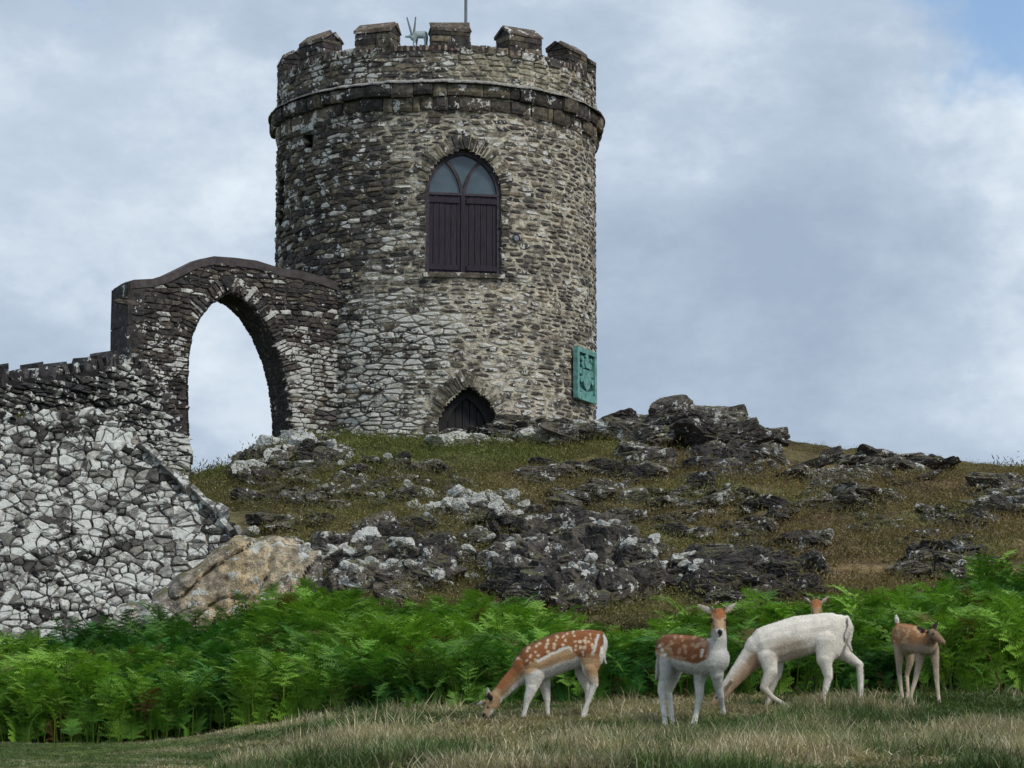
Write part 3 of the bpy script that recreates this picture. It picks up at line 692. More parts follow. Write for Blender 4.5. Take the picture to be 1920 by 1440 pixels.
# heraldic relief: shield with crest, mantling scrolls and a ribbon below
shield = [(-0.20, 0.10), (0.20, 0.10), (0.21, -0.08), (0.14, -0.24), (0.0, -0.34), (-0.14, -0.24), (-0.21, -0.08)]
V, F = extrude([(x, z + pz) for x, z in shield], pmap, 0.045, 0.095); world_obj('shield', V, F, M_COPPER, plq)
parts = []
for (x, z, r) in ((0, 0.24, 0.12), (-0.15, 0.20, 0.09), (0.15, 0.20, 0.09), (-0.26, 0.05, 0.08), (0.26, 0.05, 0.08), (-0.27, -0.12, 0.07), (0.27, -0.12, 0.07), (0, 0.37, 0.07), (-0.22, 0.31, 0.06), (0.2, 0.32, 0.05), (-0.06, -0.02, 0.05), (0.08, -0.12, 0.05)):
    pl = [(x + r * math.cos(a), pz + z + r * 0.9 * math.sin(a)) for a in np.linspace(0, 2 * math.pi, 10, endpoint=False)]
    parts.append(extrude(pl, pmap, 0.045, 0.08 + random.uniform(0, 0.03)))
V, F, _ = merge(parts); world_obj('crest_relief', V, F, M_COPPER, plq)
V, F = band([(x, pz - 0.33 - 0.05 * math.cos(x * 5)) for x in np.linspace(-0.32, 0.32, 9)], 0.075, pmap, 0.045, 0.085); world_obj('ribbon', V, F, M_COPPER, plq)
# flag pole
pt = at(873, 30, 63.6); pt[1] = 63.9; V, F = tube([(pt[0], pt[1], Z_C1 + 0.05), (pt[0], pt[1], pt[2] + 0.4), (pt[0], pt[1], pt[2] + 2.2)], [0.035, 0.032, 0.022], 8)
pole = world_obj('flag_pole', V, F, M_STATD); tag(pole, 'thin grey pole rising behind the middle merlon of the tower', 'pole')

# ------------------------------------------------------------------ arch wall beside the tower
AP = at(640, 700, 63.3); AANG = R_(28); AD = np.array([-math.cos(AANG), -math.sin(AANG), 0.0]); AN = np.array([math.sin(AANG), -math.cos(AANG), 0.0])
def on_plane(u, v, P0, D, N):
    d = ray(u, v); t_ = ((P0 - EYE) @ N) / (d @ N); q = EYE + d * t_; return float((q - P0) @ D), float(q[2])
ap = lambda u, v: on_plane(u, v, AP, AD, AN)
amap = lambda S, Z, D: np.multiply.outer(np.asarray(S, float), AD) + np.multiply.outer(np.asarray(D, float), AN) + np.stack([np.full(np.shape(S), AP[0]), np.full(np.shape(S), AP[1]), np.asarray(Z, float) + 0 * np.asarray(S, float)], -1)
ATH = 0.85
otop = [ap(*q) for q in ((652, 540), (600, 522), (560, 512), (525, 507), (480, 494), (440, 487), (400, 486), (372, 491), (345, 503), (315, 520), (285, 527), (250, 529), (243, 533))]
s_end = otop[-1][0]; zbot = 9.2
jl = [ap(*q) for q in ((359, 900), (356, 850), (353, 780), (352, 720), (354, 670), (360, 632), (374, 598), (398, 568), (430, 547))]
jr = [ap(*q) for q in ((455, 560), (480, 583), (503, 618), (524, 668), (537, 720), (543, 775), (545, 830), (545, 900))]
opening = jl + jr
opening = [(opening[0][0], zbot)] + opening + [(opening[-1][0], zbot)]
APOLY = [(otop[0][0], zbot)] + otop + [(s_end, zbot)] + opening
arch = thing('stone_archway', (amap(np.array([s_end / 2]), np.array([9.8]), np.array([0]))[0]), 'ruined stone wall with tall pointed archway joined to the tower', 'archway')
V, F = extrude(APOLY, amap, -ATH, 0.0)
bm = bmesh.new(); vs = [bm.verts.new(v) for v in V]
for f in F:
    try: bm.faces.new([vs[i] for i in f])
    except ValueError: pass
bm.normal_update(); bmesh.ops.triangulate(bm, faces=[f for f in bm.faces if len(f.verts) > 4]); bmesh.ops.recalc_face_normals(bm, faces=bm.faces)
V = [tuple(v.co) for v in bm.verts]; bm.verts.index_update(); F = [tuple(v.index for v in f.verts) for f in bm.faces]; bm.free()
world_obj('mortar_core', V, F, M_MORTAR, arch, (0.060, 0.054, 0.052, 0.10))
inner_pts = np.array(APOLY)
def shrink_in(s, z, mg):
    k = pip(s, z, APOLY)
    for dx, dz in ((mg, 0), (-mg, 0), (0, mg), (0, -mg)): k &= pip(s + dx, z + dz, APOLY)
    return k
def arch_tint(s, z, rg):
    u, v = proj(amap(np.array([s]), np.array([z]), np.array([0.0]))[0]); n = float(fbm(s * 1.2, z * 1.2, 77, 3))
    c = np.array([[0.066, 0.058, 0.055], [0.092, 0.079, 0.070], [0.115, 0.100, 0.084], [0.058, 0.054, 0.056]])[rg.integers(0, 4)] * rg.uniform(0.75, 1.3)
    li = 0.20 + (n - 0.5) * 0.5
    if u > 515 and v > 640: li += 0.26; c = c * 1.5
    if 350 > u and v > 640: li += 0.16
    if rg.random() < (0.26 if (u > 515 and v > 640) else 0.10): return (*(np.array([0.46, 0.46, 0.43]) * rg.uniform(0.7, 1.1)), 0.5)
    return (*c, li + rg.uniform(-.15, .15))
s_lo = min(q[0] for q in APOLY); s_hi = max(q[0] for q in APOLY)
cl = cells(s_lo, s_hi, zbot + 0.2, max(q[1] for q in APOLY), 0.25, 0.09, lambda s, z: shrink_in(s, z, 0.07) & (s < s_end - 0.02), 201)
ast = stones(cl, amap, 0.009, (0.012, 0.045), arch_tint, 41)
crv = jl[3:] + jr[:6]
ast += ring_stones(crv[::-1], 0.26, 0.42, 0.085, 43, arch_tint, (0.02, 0.05), lambda S, Z, D: amap(S, Z, D + 0.012))
# reveal stones through the thickness of the opening
OL = np.array(opening); seg = np.hypot(*np.diff(OL, axis=0).T); LL = np.concatenate([[0], np.cumsum(seg)])
Tn = np.gradient(OL, axis=0); Tn /= np.linalg.norm(Tn, axis=1)[:, None]; Nn = np.stack([Tn[:, 1], -Tn[:, 0]], 1)
sgn = 1 if pip(np.array([OL[6, 0] + Nn[6, 0] * 0.05]), np.array([OL[6, 1] + Nn[6, 1] * 0.05]), APOLY)[0] == False else -1
def rmap(S, Z, D):
    """S: distance along the opening edge, Z: depth into the wall, D: out of the reveal"""
    x = np.interp(S, LL, OL[:, 0]); y = np.interp(S, LL, OL[:, 1]); a = np.interp(S, LL, Nn[:, 0]) * sgn; c = np.interp(S, LL, Nn[:, 1]) * sgn
    return amap(x + a * D, y + c * D, -np.clip(np.asarray(Z), 0.0, ATH + 0.01))
cl = cells(0, LL[-1], 0.02, ATH - 0.02, 0.10, 0.22, lambda s, z: (s > 0.1) & (s < LL[-1] - 0.1), 202)
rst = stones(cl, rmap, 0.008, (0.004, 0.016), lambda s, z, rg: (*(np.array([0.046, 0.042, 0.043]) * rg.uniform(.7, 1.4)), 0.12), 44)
ast += rst
# smooth left end face and the cement capping along the top
build_stones(ast, arch, M_STONE, in_frame, 300)
tp = np.array(otop); k = len(tp); V = []; F = []
for (dz_, d_) in ((-0.12, 0.035), (0.045, 0.035), (0.075, -ATH / 2), (0.045, -ATH - 0.03), (-0.1, -ATH - 0.03)):
    V.append(amap(tp[:, 0], tp[:, 1] + dz_ + 0.015 * np.sin(tp[:, 0] * 7), np.full(k, d_)))
V = np.vstack(V)
for j in range(4):
    for i in range(k - 1): F.append((j * k + i, j * k + i + 1, (j + 1) * k + i + 1, (j + 1) * k + i))
F += [tuple(j * k + k - 1 for j in range(5)), tuple(j * k for j in range(5))[::-1]]
world_obj('cement_capping', V, F, M_RENDER, arch)
for (za_, zb_) in ((9.4, 11.2), (11.21, 12.45), (12.46, otop[-1][1] + 0.01)):    # dressed end stones
    V, F = box((0, 0, 0), (0.34, ATH + 0.05, zb_ - za_)); V = V + np.random.default_rng(int(za_ * 10)).uniform(-.012, .012, V.shape)
    world_obj('end_stone', amap(V[:, 0] + s_end - 0.13, V[:, 2] + (za_ + zb_) / 2, V[:, 1] - ATH / 2 + 0.0), [f[::-1] for f in F], M_STONE, arch, (0.060, 0.056, 0.056, 0.15))

# ------------------------------------------------------------------ dry stone wall left of the arch
def plane_setup(u0, Y0, u1, Y1, v=800):
    a = at(u0, v, Y0); c = at(u1, v, Y1); D = c - a; D[2] = 0; L = np.linalg.norm(D); D = D / L; N = np.array([-D[1], D[0], 0.0])
    if N[1] > 0: N = -N
    return a, D, N
WP, WD, WN = plane_setup(345, 57.6, -160, 51.5)
wp_ = lambda u, v: on_plane(u, v, WP, WD, WN)
uwm = lambda S, Z, D: np.multiply.outer(np.asarray(S, float), WD) + np.multiply.outer(np.asarray(D, float), WN) + np.stack([np.full(np.shape(S), WP[0]), np.full(np.shape(S), WP[1]), np.asarray(Z, float) + 0 * np.asarray(S, float)], -1)
WTH = 0.55
wtop = [wp_(*q) for q in ((345, 850), (328, 800), (315, 765), (298, 730), (280, 700), (255, 682), (215, 684), (180, 694), (120, 702), (60, 708), (0, 716), (-100, 726))]
wz = 7.6; WPOLY = [(wtop[0][0], wz)] + wtop + [(wtop[-1][0], wz)]
dry = thing('dry_stone_wall', uwm(np.array([2.0]), np.array([9.0]), np.array([0.]))[0], 'dark dry stone wall with upright jagged coping left of the archway', 'wall')
V, F = extrude(WPOLY, uwm, -WTH, 0); world_obj('wall_core', V, F, M_MORTAR, dry, (0.024, 0.022, 0.024, 0.02))
def dry_tint(s, z, rg):
    u, v = proj(uwm(np.array([s]), np.array([z]), np.array([0.]))[0]); c = np.array([[0.055, 0.056, 0.060], [0.080, 0.078, 0.075], [0.042, 0.042, 0.046], [0.11, 0.11, 0.105]])[rg.integers(0, 4)] * rg.uniform(.8, 1.3)
    li = 0.26 + 0.2 * min(1, max(0, (v - 700) / 130)) + rg.uniform(-.18, .18) + (0.22 if u > 225 else 0)
    return (*c, li)
def wkeep(s, z): return pip(s, z + 0.05, WPOLY) & pip(s, z - 0.05, WPOLY)
cl = cells(min(q[0] for q in WPOLY), max(q[0] for q in WPOLY), wz + 0.7, max(q[1] for q in WPOLY), 0.24, 0.085, wkeep, 301, rowwave=0.08, drop=0.15)
build_stones(stones(cl, uwm, 0.010, (0.02, 0.10), dry_tint, 51), dry, M_RUBBLE, lambda s: in_frame(s) and proj(s[4])[1] < 900, 300)
ta = np.array(wtop); L = np.concatenate([[0], np.cumsum(np.hypot(*np.diff(ta, axis=0).T))]); t_ = 0.0
while t_ < L[-1]:
    s_ = np.interp(t_, L, ta[:, 0]); z_ = np.interp(t_, L, ta[:, 1]); steep = t_ < 1.6
    V, F = box((0, 0, 0), (random.uniform(0.06, 0.13), WTH * random.uniform(0.8, 1.1), random.uniform(0.16, 0.52)))
    V = V + np.random.default_rng(int(t_ * 1000)).uniform(-.04, .04, V.shape); V[4:, 0] *= random.uniform(0.5, 0.9)
    a = random.uniform(-0.5, 0.35) if not steep else random.uniform(0.9, 1.3); ca, sa = math.cos(a), math.sin(a); X = V[:, 0] * ca - V[:, 2] * sa; Zr = V[:, 0] * sa + V[:, 2] * ca
    g_ = random.uniform(0.6, 1.4); world_obj('coping_stone', uwm(X + s_, Zr + z_ + 0.03, V[:, 1] - WTH / 2), [f[::-1] for f in F], M_RUBBLE, dry, (0.075 * g_, 0.072 * g_, 0.074 * g_, random.uniform(.1, .45) + (0.15 if steep else 0)))
    t_ += random.uniform(0.11, 0.18)

# ------------------------------------------------------------------ pale lichened rubble wall in front of it (battered face)
fn = np.array([0, -1 / math.hypot(1, FW_BAT), FW_BAT / math.hypot(1, FW_BAT)])
def fmap(S, Z, D):
    """S = world x, Z = world height on the battered face, D = outward"""
    S = np.asarray(S, float); Z = np.asarray(Z, float); D = np.asarray(D, float)
    y = FW_Y0 + (Z - FW_Z0) * FW_BAT + 0.10 * np.sin(S * 1.1)
    return np.stack([S + 0 * D, y + fn[1] * D, Z + fn[2] * D], -1)
def fpix(u, v):
    d = ray(u, v); zz_ = np.linspace(4, 10, 1200); P = fmap(np.zeros(1200), zz_, np.zeros(1200)); q = EYE + d[None] * (P[:, 1] / d[1])[:, None]
    k = np.argmin(np.abs(q[:, 2] - zz_)); return q[k, 0], zz_[k]
ftop = [fpix(*q) for q in ((-120, 768), (-40, 772), (30, 780), (90, 776), (140, 772), (195, 778), (240, 798), (285, 850), (330, 900), (375, 940), (425, 985), (455, 1020), (430, 1060), (370, 1085), (330, 1120), (310, 1240))]
FPOLY = [(ftop[0][0], 4.3)] + ftop
rub = thing('rubble_wall', (-6.4, 45.4, 4.9), 'sloping rubble stone face covered in white lichen at the left edge', 'wall')
# core of the rubble bank: face sheet and a thick back so that it stands as a solid
xs = np.arange(FPOLY[0][0], max(q[0] for q in FPOLY) + 0.1, 0.1); zs = np.arange(4.3, max(q[1] for q in FPOLY) + 0.1, 0.1)
XS, ZS = np.meshgrid(xs, zs); okf = pip((XS[:-1, :-1] + XS[1:, 1:]) / 2, (ZS[:-1, :-1] + ZS[1:, 1:]) / 2, FPOLY); ii = np.arange(XS.size).reshape(XS.shape)
V0 = fmap(XS, ZS, (fbm(XS * 3, ZS * 3, 5, 2) - 0.5) * 0.1 - 0.03).reshape(-1, 3); V1 = V0 + np.array([0, 0.7, -0.05])
bm = bmesh.new(); a_ = [bm.verts.new(v) for v in V0]
for f in np.stack([ii[:-1, :-1], ii[:-1, 1:], ii[1:, 1:], ii[1:, :-1]], -1)[okf]: bm.faces.new([a_[i] for i in f])
r_ = bmesh.ops.extrude_face_region(bm, geom=list(bm.faces)); bmesh.ops.translate(bm, vec=(0, 0.7, -0.05), verts=[g for g in r_['geom'] if isinstance(g, bmesh.types.BMVert)])
bmesh.ops.delete(bm, geom=[v for v in bm.verts if not v.link_faces], context='VERTS'); bmesh.ops.recalc_face_normals(bm, faces=bm.faces); bm.verts.index_update()
world_obj('wall_core', [tuple(v.co) for v in bm.verts], [tuple(v.index for v in f.verts) for f in bm.faces], M_MORTAR, rub, (0.085, 0.076, 0.068, 0.34)); bm.free()
def rub_tint(s, z, rg):
    c = np.array([[0.40, 0.405, 0.375], [0.30, 0.30, 0.28], [0.50, 0.50, 0.465], [0.19, 0.187, 0.172], [0.085, 0.08, 0.078]])[rg.choice(5, p=[.22, .24, .12, .24, .18])] * rg.uniform(.8, 1.15)
    u, v = proj(fmap(np.array([s]), np.array([z]), np.array([0.]))[0])
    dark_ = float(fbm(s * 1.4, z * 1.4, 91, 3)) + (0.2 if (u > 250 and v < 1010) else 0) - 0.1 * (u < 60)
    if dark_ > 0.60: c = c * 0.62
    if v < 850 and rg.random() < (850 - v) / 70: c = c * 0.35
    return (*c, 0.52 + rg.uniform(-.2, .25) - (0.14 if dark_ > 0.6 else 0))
cl = cells(FPOLY[0][0], max(q[0] for q in FPOLY), 4.3, max(q[1] for q in FPOLY), 0.125, 0.085, lambda s, z: pip(s, z, FPOLY), 401, jit=2.4, rowwave=0.12, drop=0.40)
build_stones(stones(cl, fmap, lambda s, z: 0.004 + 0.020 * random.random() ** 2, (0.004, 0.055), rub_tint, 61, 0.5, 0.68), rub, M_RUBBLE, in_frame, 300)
# flat capping slabs down the sloping right edge
edge = [fpix(*q) for q in ((238, 795), (285, 848), (330, 895), (375, 938), (425, 983), (452, 1012))]; ea = np.array(edge); L = np.concatenate([[0], np.cumsum(np.hypot(*np.diff(ea, axis=0).T))]); t_ = 0.55
while t_ < L[-1] - 0.1:
    ln = random.uniform(0.12, 0.45); q = [np.array([np.interp(x, L, ea[:, 0]), np.interp(x, L, ea[:, 1])]) for x in (t_, t_ + ln)]; dx, dz = q[1] - q[0]; a = math.atan2(dz, dx) + random.uniform(-.14, .14); c0 = (q[0] + q[1]) / 2 + np.array([random.uniform(-.05, .03), random.uniform(-.05, .03)])
    V, F = box((0, 0, 0), (ln * 1.05, random.uniform(0.35, 0.6), random.uniform(0.04, 0.11))); V = V + np.random.default_rng(int(t_ * 999)).uniform(-.015, .015, V.shape); X = V[:, 0] * math.cos(a) - V[:, 2] * math.sin(a); Zr = V[:, 0] * math.sin(a) + V[:, 2] * math.cos(a)
    world_obj('capping_slab', fmap(X + c0[0], Zr + c0[1] + 0.03, -V[:, 1] - 0.06), F, M_RUBBLE, rub, (0.22, 0.215, 0.205, 0.5)); t_ += ln

# ------------------------------------------------------------------ rocks
def rock_mesh(seed, flat=1.0, tan=False):
    rg = np.random.default_rng(seed); bm = bmesh.new(); bmesh.ops.create_icosphere(bm, subdivisions=5, radius=1)
    P = np.array([v.co for v in bm.verts]); N = rg.normal(size=(13, 3)); N /= np.linalg.norm(N, axis=1)[:, None]; N = np.vstack([N, [[0, 0, 1], [0, 0, -1]]]); d = rg.uniform(0.55, 0.95, len(N))
    dots = P @ N.T; r = np.where(dots > 0.05, d[None] / np.maximum(dots, 0.05), 9).min(1); r = np.minimum(r, 1.25)
    off = rg.uniform(0, 99, 3); nz = np.array([mnoise.fractal(Vector(p * 2.1 + off), 0.9, 2.1, 5) for p in P])
    cr_ = np.array([abs(mnoise.noise(Vector((p * np.array([1.2, 1.2, 4.2]) + off)))) for p in P])
    r = r + nz * 0.085 - 0.11 * np.clip(0.14 - cr_, 0, 1) / 0.14
    Q = P * r[:, None]; F = [tuple(v.index for v in f.verts) for f in bm.faces]; bm.free()
    return Q, F
PROTO = [rock_mesh(500 + i) for i in range(9)]
ROCKMESH = {}
def rock_data(i, tint):
    key = (i, tint)
    if key not in ROCKMESH: ROCKMESH[key] = mesh('rock', PROTO[i][0], PROTO[i][1], M_ROCK, np.array(tint))
    return ROCKMESH[key]
ROCK_T = [(0.078, 0.071, 0.066, 0.25), (0.108, 0.098, 0.085, 0.30), (0.058, 0.053, 0.051, 0.18), (0.145, 0.133, 0.115, 0.34)]
WHITE_T = [(0.60, 0.60, 0.56, 0.9), (0.52, 0.52, 0.48, 0.75), (0.40, 0.395, 0.36, 0.62)]
TAN_T = [(0.40, 0.33, 0.215, 0.26), (0.36, 0.31, 0.225, 0.30), (0.27, 0.24, 0.20, 0.24)]
def put_rock(name, parent, p, sx, sy, sz, tints, tilt=0.35, sink=0.1):
    o = bpy.data.objects.new(name, rock_data(random.randrange(9), random.choice(tints))); COL.objects.link(o)
    o.rotation_euler = (random.uniform(-tilt, tilt), random.uniform(-tilt, tilt), random.uniform(0, 6.28)); o.scale = (sx, sy, sz)
    loc = np.array(p) + np.array([0, 0.05, sz * (0.5 - sink)])
    if parent is not None: o.parent = parent; loc = loc - WL[parent.name]
    o.location = loc; return o
def outcrop(label, u0, v0, u1, v1, n, spx, tints=ROCK_T, flat=0.55, raise_=0.0, ylim=(20, 80), slope=0.0):
    """a crag: blocks set into the ground inside a patch of the hillside"""
    cu, cv = (u0 + u1) / 2, (v0 + v1) / 2; c = hit(cu, cv, *ylim)
    if c is None: c = hit(cu, v1, *ylim)
    root = thing('rock_outcrop', (c[0], c[1], c[2]), label, 'rock', 'crags on the hillside')
    k = 0; tries = 0
    while k < n and tries < n * 8:
        tries += 1; a = random.uniform(0, 6.28); r = math.sqrt(random.random())
        u = cu + (u1 - u0) / 2 * r * math.cos(a); v = cv + (v1 - v0) / 2 * r * math.sin(a) + slope * (u - cu); p = hit(u, v, *ylim)
        if p is None: continue
        s = random.uniform(*spx) * p[1] / FOC / 2; el = random.uniform(1.1, 2.0)
        put_rock('rock_block', root, (p[0], p[1], p[2] + raise_ * random.random()), s * el, s * 1.1, s * flat * random.uniform(.8, 1.5), tints, 0.3); k += 1
    return root
outcrop('tall rocky crag on the skyline to the right of the tower', 1225, 790, 1390, 850, 30, (50, 85), flat=0.65, raise_=0.30)
outcrop('broad shoulder of rock on either side of the skyline crag', 1150, 808, 1460, 850, 40, (40, 80), flat=0.6, raise_=0.05)
outcrop('rocks on the skyline between the tower and the tall crag', 1115, 790, 1230, 815, 20, (29, 56), flat=0.60, raise_=0.1)
outcrop('flat grey bedrock at the foot of the tower below the plaque', 930, 800, 1125, 832, 40, (37, 74), flat=0.56, tints=ROCK_T + [WHITE_T[1]])
outcrop('pale rock ledge in front of the low tower door', 800, 812, 960, 840, 28, (25, 52), flat=0.56, tints=ROCK_T[1:] + WHITE_T)
outcrop('broken rocks at the left foot of the tower beside the archway', 440, 835, 640, 905, 98, (21, 52), flat=0.78, tints=ROCK_T + [WHITE_T[1]], slope=-0.15)
outcrop('dark rocky slope between the archway and the ochre rock face', 420, 900, 640, 1000, 52, (22, 56), flat=0.56)
outcrop('dark crag below the skyline crag to the right of the tower', 1170, 825, 1450, 910, 64, (25, 64), flat=0.73)
outcrop('grey crag with dark cracks on the upper right hillside', 1480, 862, 1780, 912, 56, (25, 64), flat=0.56)
outcrop('low pale crag on the middle right hillside', 1500, 915, 1670, 960, 23, (27, 60), flat=0.52, tints=[ROCK_T[1], ROCK_T[3]])
outcrop('crag at the right edge of the picture, half way up the hill', 1820, 905, 1940, 970, 29, (29, 70), flat=0.60)
outcrop('dark crag above the bracken at the right', 1690, 1035, 1860, 1090, 29, (37, 78), flat=0.56)
outcrop('dark rock band above the standing deer and the white deer', 1270, 1045, 1530, 1150, 119, (28, 78), flat=0.78, tints=[ROCK_T[0], ROCK_T[2], ROCK_T[2]])
outcrop('large dark crag face in the middle above the grazing spotted deer', 930, 1005, 1230, 1155, 158, (30, 86), flat=1.07, tints=[ROCK_T[0], ROCK_T[2], ROCK_T[1]])
outcrop('dark crag with white stones above the left bracken', 590, 1005, 840, 1135, 119, (28, 78), flat=0.95)
outcrop('tumbled dark rocks under the patch of white stones', 740, 940, 1010, 1060, 43, (25, 60), flat=0.73)
outcrop('scattered dark rocks on the brown turf in the middle of the hill', 1150, 920, 1480, 1010, 67, (21, 56), flat=0.56)
outcrop('low broken rocks on the olive turf below the tower', 640, 865, 860, 950, 52, (19, 48), flat=0.56)
outcrop('dark rocks on the slope under the flat bedrock', 990, 865, 1190, 950, 43, (21, 56), flat=0.56)
outcrop('stony ledge on the brown slope above the white deer', 1340, 1000, 1560, 1050, 31, (22, 60), flat=0.56)
outcrop('small dark ledges on the brown slope at the right', 1600, 950, 1880, 1030, 40, (19, 52), flat=0.51)
# smooth tan rock face right of the rubble wall: three large slabs, ochre and worn
tanr = thing('rock_outcrop', tuple(at(450, 1170, 44.6)), 'smooth ochre rock face at the foot of the rubble wall', 'rock')
def rock_slab(ua, ub, top, vb, Yb, Yt, seed, pal, thick=0.9, nu=90, nv=46):
    """an upright sheet of bedrock with its own distance and thickness; pal: (u, colour) along the face"""
    V = []; F = []; T = []; pu = [p[0] for p in pal]; pc = np.array([p[1] for p in pal])
    for j in range(nv + 1):
        for i in range(nu + 1):
            u = ua + (ub - ua) * i / nu; k = j / nv
            vt = np.interp(u, [p[0] for p in top], [p[1] for p in top]) + 12 * mnoise.noise(Vector((u * 0.035, seed, 0.3))); v = vb + (vt - vb) * k
            q = Vector((u * 0.011, v * 0.011, seed)); ck = abs(mnoise.noise(Vector((u * 0.013 + v * 0.007, v * 0.008 - u * 0.003, seed + 4))))
            Y = Yb + (Yt - Yb) * k ** 1.2 + 0.3 * k ** 14 + 0.10 * mnoise.noise(q * 1.3) + 0.07 * mnoise.fractal(q * 4.0, 0.8, 2.1, 4) + 0.16 * max(0.0, 1 - ck / 0.05)
            V.append(at(u, v, Y)); w_ = u + 60 * mnoise.noise(q * 2.2); c = np.array([np.interp(w_, pu, pc[:, n_]) for n_ in range(4)])
            T.append(c * np.array([*(3 * (0.85 + 0.5 * mnoise.noise(q * 5),)), 1]))
    m_ = nu + 1
    for j in range(nv):
        for i in range(nu): F.append((j * m_ + i, j * m_ + i + 1, (j + 1) * m_ + i + 1, (j + 1) * m_ + i))
    back = len(V); V += [np.array(v) + np.array([0, thick, -0.1]) for v in V]; T += T
    F += [tuple(i + back for i in f[::-1]) for f in F]
    rim = [i for i in range(m_)] + [j * m_ + nu for j in range(1, nv + 1)] + [nv * m_ + i for i in range(nu - 1, -1, -1)] + [j * m_ for j in range(nv - 1, 0, -1)]
    for a, c in zip(rim, rim[1:] + rim[:1]): F.append((a, a + back, c + back, c))
    return V, F, np.array(T)
V, F, T = rock_slab(285, 602, [(285, 1118), (330, 1085), (400, 1035), (440, 1010), (520, 1008), (602, 1032)], 1225, 44.5, 45.0, 3.0, [(285, (0.30, 0.27, 0.24, 0.42)), (340, (0.28, 0.25, 0.215, 0.30)), (410, (0.44, 0.36, 0.24, 0.30)), (450, (0.54, 0.43, 0.265, 0.36)), (520, (0.48, 0.41, 0.30, 0.38)), (560, (0.50, 0.42, 0.30, 0.28)), (602, (0.20, 0.185, 0.165, 0.3))])
world_obj('rock_slab', V, F, M_ROCK, tanr, T, True)
V, F, T = rock_slab(212, 300, [(212, 1150), (240, 1125), (275, 1122), (300, 1150)], 1228, 44.3, 44.6, 8.0, [(212, (0.50, 0.48, 0.43, 0.5)), (300, (0.44, 0.42, 0.37, 0.5))], 0.7, 34, 24)
world_obj('rock_slab', V, F, M_ROCK, tanr, T, True)

# loose lichened stones
bpy.context.view_layer.update(); DG = bpy.context.evaluated_depsgraph_get()
def scatter_stones(label, group, u0, v0, u1, v1, n, spx, tints=WHITE_T, slope=0.0):
    for i in range(n):
        a = random.uniform(0, 6.28); r = math.sqrt(random.random()); u = (u0 + u1) / 2 + (u1 - u0) / 2 * r * math.cos(a); v = (v0 + v1) / 2 + (v1 - v0) / 2 * r * math.sin(a) + slope * (u - (u0 + u1) / 2)
        p = hit(u, v)
        if p is None: continue
        ok_, lc_, *_r = scene.ray_cast(DG, Vector(tuple(p + np.array([0, -0.6, 2.5]))), Vector((0, 0.2, -1)).normalized())
        if ok_: p = np.array(lc_)
        s = random.uniform(*spx) ** 1.0 * p[1] / FOC / 2
        if lc_ is not None and p[2] > hit(u, v)[2] + 1.2: continue
        o = put_rock('lichened_stone', None, p, s * random.uniform(.9, 1.5), s, s * random.uniform(.6, 1.0), tints, 0.6, 0.0); tag(o, label, 'stone', group)
scatter_stones('white lichened stone in the tumbled heap in mid hillside', 'white stone heap in mid hillside', 770, 905, 990, 1000, 70, (14, 35))
scatter_stones('white stone among the dark rocks above the left bracken', 'white stones above the left bracken', 620, 1020, 780, 1110, 36, (12, 32))
scatter_stones('small white stone on the slope under the white heap', 'small white stones under the heap', 830, 1000, 1000, 1090, 24, (10, 24))
scatter_stones('white stone on the dark crag above the spotted deer', 'white stones on the middle crag', 1040, 1010, 1330, 1130, 34, (10, 27))
scatter_stones('small pale stone on the turf just below the tower', 'pale stones below the tower', 560, 850, 780, 960, 34, (8, 21))
scatter_stones('pale stone low on the slope right of the dark crag', 'pale stones low on the slope', 1170, 1040, 1300, 1100, 10, (14, 32))
scatter_stones('small grey stone scattered over the right hillside', 'grey stones on the right hillside', 1300, 880, 1900, 1050, 40, (8, 24), tints=[ROCK_T[1], ROCK_T[3]])
scatter_stones('white stone on top of the ochre rock face', 'white stones capping the ochre rock', 430, 1000, 600, 1030, 26, (14, 32))
scatter_stones('white stone along the foot of the rock face by the ferns', 'white stones by the ferns', 560, 1090, 900, 1130, 16, (12, 29))

